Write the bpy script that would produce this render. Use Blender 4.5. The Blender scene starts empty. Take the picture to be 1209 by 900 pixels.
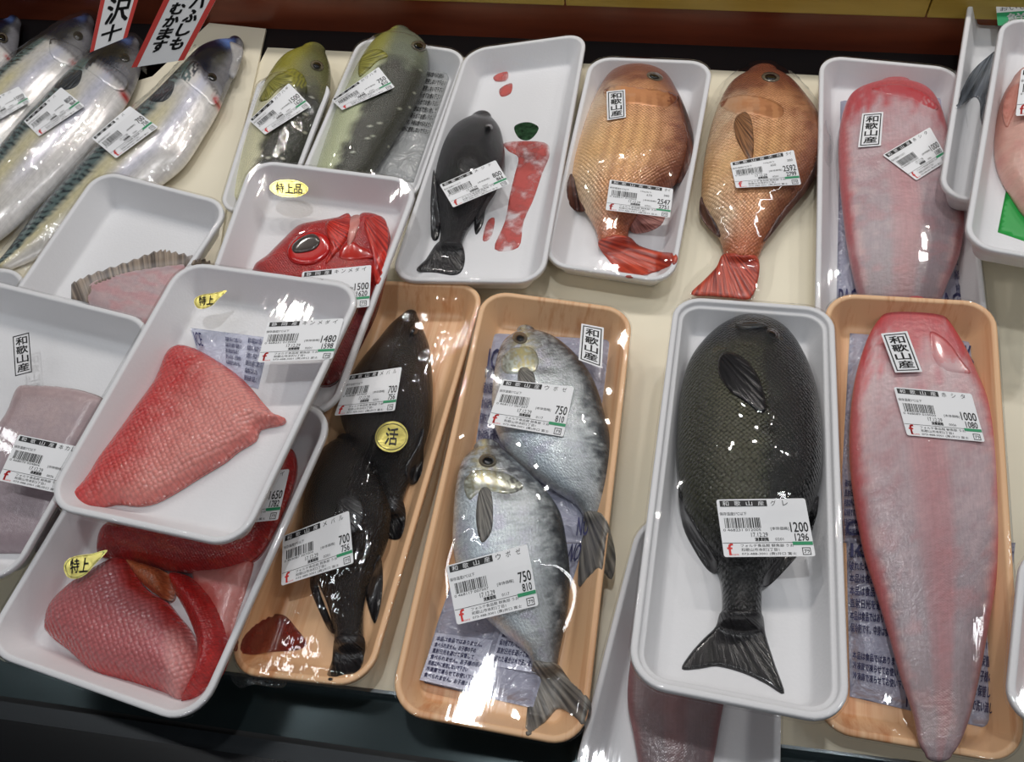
import bpy, math, random
import numpy as np
from mathutils import Vector, Matrix
from mathutils.geometry import delaunay_2d_cdt
from mathutils.bvhtree import BVHTree

SC = bpy.context.scene
COL = SC.collection
rng = np.random.default_rng(7)
random.seed(7)

# ------------------------------------------------------------------ camera
F, CX, CY, CAMH = 1050.0, 604.5, 450.0, 0.55
PITCH, YAW, ROLL = 58.0, -12.0, -8.0


def cam_axes():
    p, y, r = map(math.radians, (PITCH, YAW, ROLL))
    fw = np.array([math.sin(y) * math.cos(p), math.cos(y) * math.cos(p), -math.sin(p)])
    ri = np.cross(fw, [0, 0, 1.0]); ri /= np.linalg.norm(ri)
    up = np.cross(ri, fw)
    return math.cos(r) * ri + math.sin(r) * up, -math.sin(r) * ri + math.cos(r) * up, fw


CR, CU, CF = cam_axes()
CP = np.array([0, 0, CAMH]) - np.array([CF[0], CF[1], 0]) * (CAMH / -CF[2])


def ray(px):
    px = np.atleast_2d(np.asarray(px, float))
    return CF + np.outer((px[:, 0] - CX) / F, CR) - np.outer((px[:, 1] - CY) / F, CU)


def on_plane(px, O, N):
    d = ray(px)
    t = ((np.asarray(O) - CP) @ N) / (d @ N)
    return CP + d * t[:, None]


def ground(px, z=0.0):
    return on_plane(px, (0, 0, z), np.array([0, 0, 1.0]))


def project(P):
    P = np.atleast_2d(P) - CP
    z = P @ CF
    return np.c_[CX + F * (P @ CR) / z, CY - F * (P @ CU) / z]


def rot3(a, p, r):
    Z = np.array([[math.cos(a), -math.sin(a), 0], [math.sin(a), math.cos(a), 0], [0, 0, 1]])
    X = np.array([[1, 0, 0], [0, math.cos(p), -math.sin(p)], [0, math.sin(p), math.cos(p)]])
    Y = np.array([[math.cos(r), 0, math.sin(r)], [0, 1, 0], [-math.sin(r), 0, math.cos(r)]])
    return Z @ X @ Y


class Frame:
    """local frame: origin O, axes = columns of M (third one is the normal)"""

    def __init__(s, O, M):
        s.O = np.asarray(O, float); s.M = np.asarray(M, float); s.N = s.M[:, 2]

    def loc(s, px, h=0.0):
        P = on_plane(px, s.O + s.N * h, s.N)
        return ((P - s.O) @ s.M)

    def toW(s, L):
        return np.atleast_2d(L) @ s.M.T + s.O

    def toL(s, P):
        return (np.atleast_2d(P) - s.O) @ s.M

    def mat(s):
        m = np.eye(4); m[:3, :3] = s.M; m[:3, 3] = s.O
        return Matrix(m.tolist())


FLAT = Frame((0, 0, 0), np.eye(3))

# ------------------------------------------------------------------ small maths


def lin(c):
    c = np.asarray(c, float) / 255.0
    return np.where(c <= 0.04045, c / 12.92, ((c + 0.055) / 1.055) ** 2.4)


def vnoise(x, y, seed=0):
    x = np.asarray(x, float); y = np.asarray(y, float)
    g = np.random.default_rng(seed).random((64, 64))
    xi = np.floor(x).astype(int); yi = np.floor(y).astype(int)
    fx = x - xi; fy = y - yi
    fx = fx * fx * (3 - 2 * fx); fy = fy * fy * (3 - 2 * fy)
    a = g[xi % 64, yi % 64]; b = g[(xi + 1) % 64, yi % 64]
    c = g[xi % 64, (yi + 1) % 64]; d = g[(xi + 1) % 64, (yi + 1) % 64]
    return (a * (1 - fx) + b * fx) * (1 - fy) + (c * (1 - fx) + d * fx) * fy


def fbm(x, y, seed=0, o=3):
    s = 0; a = 0.5; t = 0
    for k in range(o):
        s = s + a * vnoise(x * 2 ** k, y * 2 ** k, seed + k); t += a; a *= 0.5
    return s / t


def sst(a, b, x):
    t = np.clip((x - a) / (b - a), 0, 1)
    return t * t * (3 - 2 * t)


def mix(a, b, t):
    t = np.asarray(t)[..., None]
    return np.asarray(a) * (1 - t) + np.asarray(b) * t


def smooth_poly(P, n=6, closed=True):
    """Catmull-Rom through points"""
    P = np.asarray(P, float); out = []
    m = len(P)
    for i in range(m if closed else m - 1):
        if closed:
            a, b, c, d = P[(i - 1) % m], P[i], P[(i + 1) % m], P[(i + 2) % m]
        else:
            a, b, c, d = P[max(i - 1, 0)], P[i], P[i + 1], P[min(i + 2, m - 1)]
        for k in range(n):
            t = k / n
            out.append(0.5 * (2 * b + (c - a) * t + (2 * a - 5 * b + 4 * c - d) * t * t + (3 * b - a - 3 * c + d) * t ** 3))
    if not closed:
        out.append(P[-1])
    return np.array(out)


def inside(P, poly):
    x, y = P[:, 0], P[:, 1]
    r = np.zeros(len(P), bool)
    q = np.roll(poly, -1, 0)
    for (x1, y1), (x2, y2) in zip(poly, q):
        if y1 == y2:
            continue
        c = ((y1 > y) != (y2 > y)) & (x < (x2 - x1) * (y - y1) / (y2 - y1) + x1)
        r ^= c
    return r


def dist_border(P, poly):
    q = np.roll(poly, -1, 0)
    d = np.full(len(P), 1e9)
    for a, b in zip(poly, q):
        ab = b - a; L = ab @ ab
        if L < 1e-18:
            continue
        t = np.clip(((P - a) @ ab) / L, 0, 1)
        d = np.minimum(d, np.linalg.norm(P - a - t[:, None] * ab, axis=1))
    return d


def resample(poly, step):
    poly = np.asarray(poly, float); out = []
    q = np.roll(poly, -1, 0)
    for a, b in zip(poly, q):
        n = max(1, int(round(np.linalg.norm(b - a) / step)))
        for k in range(n):
            out.append(a + (b - a) * k / n)
    return np.array(out)


def tri_region(poly, res):
    """triangulate a polygon with interior points -> pts, tris, border indices, distance to border"""
    poly = resample(poly, res)
    mn, mx = poly.min(0), poly.max(0)
    gx, gy = np.meshgrid(np.arange(mn[0], mx[0], res), np.arange(mn[1], mx[1], res * 0.87))
    gx = gx + (np.arange(gx.shape[0]) % 2)[:, None] * res * 0.5
    G = np.c_[gx.ravel(), gy.ravel()]
    G = G[inside(G, poly)]
    if len(G):
        G = G[dist_border(G, poly) > res * 0.55]
    n = len(poly)
    pts = [Vector(p) for p in poly] + [Vector(p) for p in G]
    edges = [(i, (i + 1) % n) for i in range(n)]
    v, e, f, ov, oe, of = delaunay_2d_cdt(pts, edges, [], 1, 1e-9)
    V = np.array([[p.x, p.y] for p in v])
    # ordered border
    idx = {}
    for k, o in enumerate(ov):
        for i in o:
            if i < n:
                idx[i] = k
    border = [idx[i] for i in range(n) if i in idx]
    faces = []
    for t in f:
        a, b, c = V[t[0]], V[t[1]], V[t[2]]
        ar = (b[0] - a[0]) * (c[1] - a[1]) - (b[1] - a[1]) * (c[0] - a[0])
        faces.append(tuple(t) if ar > 0 else (t[0], t[2], t[1]))
    d = dist_border(V, poly)
    return V, faces, border, d


# ------------------------------------------------------------------ objects
MATW = {}


def tag(o, label=None, cat=None, group=None, kind=None):
    if label: o['label'] = label
    if cat: o['category'] = cat
    if group: o['group'] = group
    if kind: o['kind'] = kind
    return o


def empty(name, frame, label=None, cat=None, group=None):
    o = bpy.data.objects.new(name, None)
    o.empty_display_size = 0.02
    COL.objects.link(o)
    m = frame.mat()
    o.matrix_world = m
    MATW[o.name] = m
    tag(o, label, cat, group)
    return o


def mesh_obj(name, VW, faces, mats, parent=None, uv=None, col=None, fmat=None, smooth=True, origin=None):
    """VW world-space vertices; placed under parent (or with its own origin)"""
    VW = np.asarray(VW, float)
    if parent is not None:
        inv = np.array(MATW[parent.name].inverted())
        V = VW @ inv[:3, :3].T + inv[:3, 3]
    else:
        if origin is None:
            origin = Frame(np.r_[VW[:, :2].mean(0), VW[:, 2].min()], np.eye(3))
        V = origin.toL(VW)
    me = bpy.data.meshes.new(name)
    me.from_pydata(V.tolist(), [], [tuple(int(i) for i in f) for f in faces])
    if not isinstance(mats, (list, tuple)):
        mats = [mats]
    for m in mats:
        me.materials.append(m)
    if fmat is not None:
        me.polygons.foreach_set('material_index', np.asarray(fmat, np.int32))
    if smooth:
        me.polygons.foreach_set('use_smooth', np.ones(len(me.polygons), bool))
    li = np.empty(len(me.loops), np.int32)
    me.loops.foreach_get('vertex_index', li)
    if uv is not None:
        l = me.uv_layers.new(name='UVMap')
        l.data.foreach_set('uv', np.asarray(uv, np.float32)[li].ravel())
    if col is not None:
        a = me.color_attributes.new('Col', 'FLOAT_COLOR', 'POINT')
        c = np.ones((len(V), 4), np.float32); c[:, :3] = col
        a.data.foreach_set('color', c.ravel())
    me.update()
    o = bpy.data.objects.new(name, me)
    COL.objects.link(o)
    if parent is not None:
        o.parent = parent
        MATW[o.name] = MATW[parent.name]
    else:
        o.matrix_world = origin.mat()
        MATW[o.name] = origin.mat()
    return o


def bvh_of(VW, faces):
    return BVHTree.FromPolygons([Vector(v) for v in VW], [tuple(f) for f in faces])


def cast(px, bvhs, frame, h):
    """camera rays through pixels -> first hit on any of the surfaces, else the plane at height h"""
    P = on_plane(px, frame.O + frame.N * h, frame.N)
    D = ray(px)
    o = Vector(CP)
    best = np.linalg.norm(P - CP, axis=1) * 1.0
    out = P.copy(); hitm = np.zeros(len(P), bool)
    for i in range(len(P)):
        d = Vector(D[i]).normalized()
        bd = 1e9
        for b in bvhs:
            hit = b.ray_cast(o, d)
            if hit[0] is not None and hit[3] < bd:
                bd = hit[3]; out[i] = hit[0]; hitm[i] = True
    return out, hitm


# ------------------------------------------------------------------ materials
def nt(name):
    m = bpy.data.materials.new(name); m.use_nodes = True
    t = m.node_tree; t.nodes.clear()
    out = t.nodes.new('ShaderNodeOutputMaterial')
    return m, t, out


def N(t, typ, **kw):
    n = t.nodes.new(typ)
    for k, v in kw.items():
        if k in n.inputs.keys():
            n.inputs[k].default_value = v
        else:
            setattr(n, k, v)
    return n


def L(t, a, ao, b, bi):
    t.links.new(a.outputs[ao], b.inputs[bi])


def principled(name, c, rough=0.5, metal=0.0, spec=0.5, bump=0.0, bscale=200.0, coat=0.0, var=0.0, vscale=30.0, sss=0.0, coords='Object', alpha=1.0, trans=0.0):
    m, t, out = nt(name)
    p = N(t, 'ShaderNodeBsdfPrincipled', Roughness=rough, Metallic=metal)
    p.inputs['Specular IOR Level'].default_value = spec
    p.inputs['Coat Weight'].default_value = coat
    p.inputs['Coat Roughness'].default_value = 0.12
    p.inputs['Alpha'].default_value = alpha
    p.inputs['Transmission Weight'].default_value = trans
    base = [float(x) for x in lin(c)] + [1]
    p.inputs['Base Color'].default_value = base
    if sss:
        p.inputs['Subsurface Weight'].default_value = sss
        p.inputs['Subsurface Radius'].default_value = (0.006, 0.004, 0.003)
    L(t, p, 0, out, 0)
    tc = N(t, 'ShaderNodeTexCoord')
    if var:
        n = N(t, 'ShaderNodeTexNoise', Scale=vscale, Detail=4.0)
        L(t, tc, coords, n, 'Vector')
        r = N(t, 'ShaderNodeValToRGB')
        r.color_ramp.elements[0].position = 0.3; r.color_ramp.elements[1].position = 0.7
        r.color_ramp.elements[0].color = [x * (1 - var) for x in base[:3]] + [1]
        r.color_ramp.elements[1].color = [min(1, x * (1 + var)) for x in base[:3]] + [1]
        L(t, n, 0, r, 0); L(t, r, 0, p, 'Base Color')
    if bump:
        n = N(t, 'ShaderNodeTexNoise', Scale=bscale, Detail=3.0)
        L(t, tc, coords, n, 'Vector')
        b = N(t, 'ShaderNodeBump', Strength=bump, Distance=0.002)
        L(t, n, 0, b, 'Height'); L(t, b, 0, p, 'Normal')
    return m


def wood_foam(name, dark, light, scale=1.0, gloss=0.4):
    """foam tray printed with straight wood grain along local Y"""
    m, t, out = nt(name)
    p = N(t, 'ShaderNodeBsdfPrincipled', Roughness=gloss)
    L(t, p, 0, out, 0)
    tc = N(t, 'ShaderNodeTexCoord')
    mp = N(t, 'ShaderNodeMapping'); mp.inputs['Scale'].default_value = (260 * scale, 5 * scale, 60 * scale)
    L(t, tc, 'Object', mp, 0)
    n = N(t, 'ShaderNodeTexNoise', Scale=1.0, Detail=5.0, Roughness=0.6)
    L(t, mp, 0, n, 'Vector')
    mp2 = N(t, 'ShaderNodeMapping'); mp2.inputs['Scale'].default_value = (40 * scale, 3 * scale, 10 * scale)
    L(t, tc, 'Object', mp2, 0)
    n2 = N(t, 'ShaderNodeTexNoise', Scale=1.0, Detail=2.0)
    L(t, mp2, 0, n2, 'Vector')
    a = N(t, 'ShaderNodeMath', operation='ADD'); L(t, n, 0, a, 0); L(t, n2, 0, a, 1)
    r = N(t, 'ShaderNodeValToRGB')
    r.color_ramp.elements[0].position = 0.72; r.color_ramp.elements[1].position = 1.2
    r.color_ramp.elements[0].color = list(lin(dark)) + [1]; r.color_ramp.elements[1].color = list(lin(light)) + [1]
    d = N(t, 'ShaderNodeMath', operation='MULTIPLY'); d.inputs[1].default_value = 1.0
    L(t, a, 0, d, 0); L(t, d, 0, r, 0); L(t, r, 0, p, 'Base Color')
    b = N(t, 'ShaderNodeBump', Strength=0.15, Distance=0.001); L(t, n, 0, b, 'Height'); L(t, b, 0, p, 'Normal')
    return m


def film_mat(name, seed=0, wr=0.5, ang=0.6, gain=1.5, rough=0.03, haze=0.0, freq=1.0):
    """clear cling film: transparent with a Fresnel gloss and stretched wrinkles"""
    m, t, out = nt(name)
    tc = N(t, 'ShaderNodeTexCoord')
    mp = N(t, 'ShaderNodeMapping')
    mp.inputs['Rotation'].default_value = (0, 0, ang)
    mp.inputs['Scale'].default_value = (110 * freq, 14 * freq, 14 * freq)
    mp.inputs['Location'].default_value = (seed * 3.7, seed * 1.3, 0)
    L(t, tc, 'Object', mp, 0)
    n = N(t, 'ShaderNodeTexNoise', Scale=1.0, Detail=3.0, Roughness=0.55)
    L(t, mp, 0, n, 'Vector')
    n2 = N(t, 'ShaderNodeTexNoise', Scale=28.0 * freq, Detail=2.0)
    L(t, tc, 'Object', n2, 'Vector')
    mm = N(t, 'ShaderNodeMath', operation='MULTIPLY'); L(t, n, 0, mm, 0); L(t, n2, 0, mm, 1)
    b = N(t, 'ShaderNodeBump', Strength=wr, Distance=0.003); L(t, mm, 0, b, 'Height')
    fr = N(t, 'ShaderNodeLayerWeight', Blend=0.5); L(t, b, 0, fr, 'Normal')
    pw = N(t, 'ShaderNodeMath', operation='POWER'); pw.inputs[1].default_value = 5.0; L(t, fr, 'Facing', pw, 0)
    g = N(t, 'ShaderNodeMath', operation='MULTIPLY_ADD'); g.inputs[1].default_value = 0.7; g.inputs[2].default_value = 0.045 * gain
    g.use_clamp = True
    L(t, pw, 0, g, 0)
    tr = N(t, 'ShaderNodeBsdfTransparent'); tr.inputs[0].default_value = (0.975, 0.975, 0.975, 1)
    gl = N(t, 'ShaderNodeBsdfGlossy', Roughness=rough); L(t, b, 0, gl, 'Normal')
    mx = N(t, 'ShaderNodeMixShader'); L(t, g, 0, mx, 0); L(t, tr, 0, mx, 1); L(t, gl, 0, mx, 2)
    if haze:
        df = N(t, 'ShaderNodeBsdfDiffuse'); df.inputs[0].default_value = (0.8, 0.82, 0.85, 1)
        mh = N(t, 'ShaderNodeMixShader', Fac=haze); L(t, mx, 0, mh, 1); L(t, df, 0, mh, 2)
        L(t, mh, 0, out, 0)
    else:
        L(t, mx, 0, out, 0)
    return m


def skin_mat(name, sx=2.2, sy=1.8, sb=0.4, sdark=0.35, rough=0.28, nb=0.15, nscale=0.9, metal=0.0, coat=0.35, sss=0.0, rnd=0.35, spec=0.5, nvar=.2, streak=0.0):
    """wet fish skin: colour from the painted pattern, scales laid out in mm over the body (UV in mm)"""
    m, t, out = nt(name)
    p = N(t, 'ShaderNodeBsdfPrincipled', Roughness=rough, Metallic=metal)
    p.inputs['Coat Weight'].default_value = coat; p.inputs['Coat Roughness'].default_value = 0.08
    p.inputs['Specular IOR Level'].default_value = spec
    if sss:
        p.inputs['Subsurface Weight'].default_value = sss
        p.inputs['Subsurface Radius'].default_value = (0.006, 0.003, 0.002)
    L(t, p, 0, out, 0)
    at = N(t, 'ShaderNodeAttribute', attribute_name='Col')
    uv = N(t, 'ShaderNodeUVMap', uv_map='UVMap')
    mp = N(t, 'ShaderNodeMapping'); mp.inputs['Scale'].default_value = (1 / sx, 1 / sy, 1); mp.inputs['Rotation'].default_value = (0, 0, math.radians(45))
    L(t, uv, 0, mp, 0)
    vo = N(t, 'ShaderNodeTexVoronoi', voronoi_dimensions='2D', feature='F1', Scale=1.0, Randomness=rnd)
    L(t, mp, 0, vo, 'Vector')
    no = N(t, 'ShaderNodeTexNoise', noise_dimensions='2D', Scale=nscale, Detail=4.0)
    L(t, uv, 0, no, 'Vector')
    # scale edges a little darker
    mr = N(t, 'ShaderNodeMapRange'); mr.inputs[1].default_value = 0.25; mr.inputs[2].default_value = 0.62
    mr.inputs[3].default_value = 1.0; mr.inputs[4].default_value = 1.0 - sdark
    L(t, vo, 'Distance', mr, 0)
    nr = N(t, 'ShaderNodeMapRange'); nr.inputs[1].default_value = 0.25; nr.inputs[2].default_value = 0.75
    nr.inputs[3].default_value = 1 - nvar; nr.inputs[4].default_value = 1 + nvar
    L(t, no, 0, nr, 0)
    k = N(t, 'ShaderNodeMath', operation='MULTIPLY'); L(t, mr, 0, k, 0); L(t, nr, 0, k, 1)
    if streak:  # fine lines running along the body
        ms = N(t, 'ShaderNodeMapping'); ms.inputs['Scale'].default_value = (.05, .9, 1); L(t, uv, 0, ms, 0)
        n3 = N(t, 'ShaderNodeTexNoise', noise_dimensions='2D', Scale=1.0, Detail=4.0); L(t, ms, 0, n3, 'Vector')
        r3 = N(t, 'ShaderNodeMapRange'); r3.inputs[1].default_value = .3; r3.inputs[2].default_value = .7
        r3.inputs[3].default_value = 1 - streak; r3.inputs[4].default_value = 1 + streak; L(t, n3, 0, r3, 0)
        k2 = N(t, 'ShaderNodeMath', operation='MULTIPLY'); L(t, k, 0, k2, 0); L(t, r3, 0, k2, 1); k = k2
    vm = N(t, 'ShaderNodeVectorMath', operation='SCALE'); L(t, at, 'Color', vm, 0); L(t, k, 0, vm, 'Scale')
    L(t, vm, 0, p, 'Base Color')
    b1 = N(t, 'ShaderNodeBump', Strength=sb, Distance=0.0012, invert=True); L(t, vo, 'Distance', b1, 'Height')
    b2 = N(t, 'ShaderNodeBump', Strength=nb, Distance=0.0015); L(t, no, 0, b2, 'Height'); L(t, b1, 0, b2, 'Normal')
    L(t, b2, 0, p, 'Normal'); L(t, b2, 0, p, 'Coat Normal')
    return m


def fin_mat(name, c, tip=None, rough=0.35, alpha=1.0):
    """fin: rays running from root (UV y) to tip"""
    m, t, out = nt(name)
    p = N(t, 'ShaderNodeBsdfPrincipled', Roughness=rough)
    p.inputs['Alpha'].default_value = alpha
    p.inputs['Coat Weight'].default_value = 0.3
    L(t, p, 0, out, 0)
    uv = N(t, 'ShaderNodeUVMap', uv_map='UVMap')
    mp = N(t, 'ShaderNodeMapping'); mp.inputs['Scale'].default_value = (26, 1.2, 1); L(t, uv, 0, mp, 0)
    n = N(t, 'ShaderNodeTexNoise', noise_dimensions='2D', Scale=1.0, Detail=3.0); L(t, mp, 0, n, 'Vector')
    c0 = lin(c); c1 = lin(tip if tip is not None else c)
    r = N(t, 'ShaderNodeValToRGB')
    r.color_ramp.elements[0].position = 0.32; r.color_ramp.elements[1].position = 0.68
    r.color_ramp.elements[0].color = list(c0 * 0.55) + [1]; r.color_ramp.elements[1].color = list(np.minimum(c1 * 1.15, 1)) + [1]
    L(t, n, 0, r, 0); L(t, r, 0, p, 'Base Color')
    b = N(t, 'ShaderNodeBump', Strength=0.6, Distance=0.0012); L(t, n, 0, b, 'Height'); L(t, b, 0, p, 'Normal')
    return m


def pack_mat(name, c, clear=0.0):
    m, t, out = nt(name)
    p = N(t, 'ShaderNodeBsdfPrincipled', Roughness=0.2)
    p.inputs['Base Color'].default_value = list(lin(c)) + [1]
    p.inputs['Coat Weight'].default_value = 0.6
    p.inputs['Alpha'].default_value = 1 - clear
    L(t, p, 0, out, 0)
    tc = N(t, 'ShaderNodeTexCoord')
    n = N(t, 'ShaderNodeTexNoise', Scale=55.0, Detail=4.0, Distortion=1.2); L(t, tc, 'Object', n, 'Vector')
    b = N(t, 'ShaderNodeBump', Strength=0.7, Distance=0.006); L(t, n, 0, b, 'Height'); L(t, b, 0, p, 'Normal'); L(t, b, 0, p, 'Coat Normal')
    return m


M = {}
M['foam'] = principled('white_foam', (236, 236, 238), 0.42, bump=0.08, bscale=500, spec=0.4)
M['foam_cool'] = principled('pale_foam', (232, 233, 238), 0.42, bump=0.08, bscale=500, spec=0.4)
M['foam_wood'] = wood_foam('wood_print_foam', (222, 156, 106), (246, 200, 154))
M['paper'] = principled('label_paper', (240, 241, 243), 0.45)
M['ink'] = principled('black_ink', (16, 16, 18), 0.5)
M['red_ink'] = principled('red_ink', (225, 45, 40), 0.5)
M['green_ink'] = principled('green_ink', (40, 150, 100), 0.5)
M['gold'] = principled('gold_foil', (222, 210, 120), 0.25, metal=0.6, var=.12, vscale=90, bump=.15, bscale=120)
M['violet_ink'] = principled('violet_ink', (56, 58, 112), 0.5)
M['grey_ink'] = principled('grey_ink', (70, 74, 92), 0.5)
M['pack'] = pack_mat('ice_pack_film', (166, 168, 188))
M['pack_pale'] = pack_mat('pale_pack_film', (205, 208, 228))
M['eye_dark'] = principled('eye_pupil', (12, 12, 14), 0.08, coat=1.0)
M['eye_ring'] = principled('eye_iris', (120, 112, 96), 0.15, metal=0.3, coat=1.0)
M['eye_red'] = principled('red_eye_ring', (196, 30, 26), 0.2, coat=1.0)
M['eye_grey'] = principled('clouded_pupil', (78, 70, 66), 0.12, coat=1.0)
M['bone'] = principled('pale_bone', (238, 226, 205), 0.35, coat=0.4)
M['blood'] = principled('red_stain', (206, 92, 88), 0.15, var=0.25, vscale=60)
M['blood_brown'] = principled('brown_red_stain', (140, 50, 38), 0.12, var=0.25, vscale=50)
M['green_foil'] = principled('dark_green_foil', (52, 84, 56), 0.2, metal=0.5, var=0.6, vscale=200)
M['green_sheet'] = principled('green_sheet', (30, 165, 70), 0.4)

# ------------------------------------------------------------------ text
TXT = {}


def text_geo(s):
    """glyph outlines of a line of text: 2D points and triangles, em = 1"""
    if s in TXT:
        return TXT[s]
    cu = bpy.data.curves.new('t', 'FONT'); cu.body = s; cu.resolution_u = 2
    ob = bpy.data.objects.new('t', cu); COL.objects.link(ob)
    dg = bpy.context.evaluated_depsgraph_get()
    me = bpy.data.meshes.new_from_object(ob.evaluated_get(dg))
    V = np.array([(v.co.x, v.co.y) for v in me.vertices]).reshape(-1, 2)
    me.calc_loop_triangles()
    T = [tuple(t.vertices) for t in me.loop_triangles]
    T2 = []
    for a, b, c in T:
        A, B, C = V[a], V[b], V[c]
        ar = (B[0] - A[0]) * (C[1] - A[1]) - (B[1] - A[1]) * (C[0] - A[0])
        T2.append((a, b, c) if ar > 0 else (a, c, b))
    bpy.data.objects.remove(ob); bpy.data.curves.remove(cu); bpy.data.meshes.remove(me)
    if len(V):
        V = V - V.min(0)
    TXT[s] = (V, T2)
    return TXT[s]


class Sheet2D:
    """flat layers of print in label units; each layer sits a hair above the last"""

    def __init__(s):
        s.V = []; s.F = []; s.M = []; s.Z = []; s.n = 0

    def add(s, V, Fc, mat, z):
        s.V.append(np.asarray(V, float)); s.Z.append(np.full(len(V), float(z)))
        s.F += [tuple(i + s.n for i in f) for f in Fc]; s.M += [mat] * len(Fc); s.n += len(V)

    def rect(s, x0, y0, x1, y1, mat, z=1, nx=1):
        xs = np.linspace(x0, x1, nx + 1)
        V = [(x, y0) for x in xs] + [(x, y1) for x in xs]
        s.add(V, [(i, i + 1, nx + 2 + i, nx + 1 + i) for i in range(nx)], mat, z)

    def text(s, t, x0, y0, x1, y1, mat, z=1, vertical=False, bold=0.0):
        """stretch a line of text to fill the box; vertical stacks the characters"""
        if vertical:
            n = len(t); h = (y1 - y0) / n
            for i, ch in enumerate(t):
                s.text(ch, x0, y1 - (i + 1) * h + h * .06, x1, y1 - i * h - h * .06, mat, z, bold=bold)
            return
        V, T = text_geo(t)
        if not len(V):
            return
        ext = V.max(0); ext = np.maximum(ext, 1e-6)
        W = V / ext * [x1 - x0, y1 - y0] + [x0, y0]
        s.add(W, T, mat, z)
        if bold:
            for dx, dy in ((bold, 0), (0, bold), (bold, bold)):
                s.add(W + [dx, dy], T, mat, z)


def round_rect(w, h, r, n=5):
    P = []
    for cx, cy, a0 in ((w - r, r, -90), (w - r, h - r, 0), (r, h - r, 90), (r, r, 180)):
        for k in range(n + 1):
            a = math.radians(a0 + 90 * k / n)
            P.append((cx + r * math.cos(a), cy + r * math.sin(a)))
    return np.array(P)


def place_sheet(name, sh, w, h, quad, mats, bvhs, frame, hh, parent, lift=0.0003, label=None):
    """map label coordinates (0..w, 0..h) through the four photo corners onto the surface underneath"""
    q = np.asarray(quad, float)  # TL TR BR BL
    V = np.concatenate(sh.V); Z = np.concatenate(sh.Z)
    a = V[:, 0] / w; b = 1 - V[:, 1] / h
    px = (q[0] * ((1 - a) * (1 - b))[:, None] + q[1] * (a * (1 - b))[:, None] + q[2] * (a * b)[:, None] + q[3] * ((1 - a) * b)[:, None])
    # one surface sample grid, smoothed, then lifted
    G = 7
    gu, gv = np.meshgrid(np.linspace(-.02, 1.02, G), np.linspace(-.02, 1.02, G))
    gp = (q[0] * ((1 - gu) * (1 - gv))[..., None] + q[1] * (gu * (1 - gv))[..., None] + q[2] * (gu * gv)[..., None] + q[3] * ((1 - gu) * gv)[..., None])
    P, hit = cast(gp.reshape(-1, 2), bvhs, frame, hh)
    H = ((P - frame.O) @ frame.N).reshape(G, G)
    Hs = H.copy()
    for _ in range(2):
        Hp = np.pad(Hs, 1, mode='edge')
        Hs = (Hp[1:-1, 1:-1] * 2 + Hp[:-2, 1:-1] + Hp[2:, 1:-1] + Hp[1:-1, :-2] + Hp[1:-1, 2:]) / 6
    Hs = Hs + max(0, (H - Hs).max()) * 0.8
    u = np.clip((a + .02) / 1.04 * (G - 1), 0, G - 1.001); v = np.clip((b + .02) / 1.04 * (G - 1), 0, G - 1.001)
    ui = u.astype(int); vi = v.astype(int); fu = u - ui; fv = v - vi
    hgt = Hs[vi, ui] * (1 - fu) * (1 - fv) + Hs[vi, ui + 1] * fu * (1 - fv) + Hs[vi + 1, ui] * (1 - fu) * fv + Hs[vi + 1, ui + 1] * fu * fv
    hgt = hgt + lift + Z * 0.00012
    d = ray(px); t = (((frame.O - CP) @ frame.N) + hgt) / (d @ frame.N)
    VW = CP + d * t[:, None]
    o = mesh_obj(name, VW, sh.F, mats, parent=parent, fmat=sh.M, smooth=False)
    if label:
        o['label'] = label
    return o


def label_base(sh, w, h, r, res, mat=0):
    P, T, bd, d = tri_region(round_rect(w, h, r), res)
    sh.add(P, T, mat, 0)


INK = None


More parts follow.
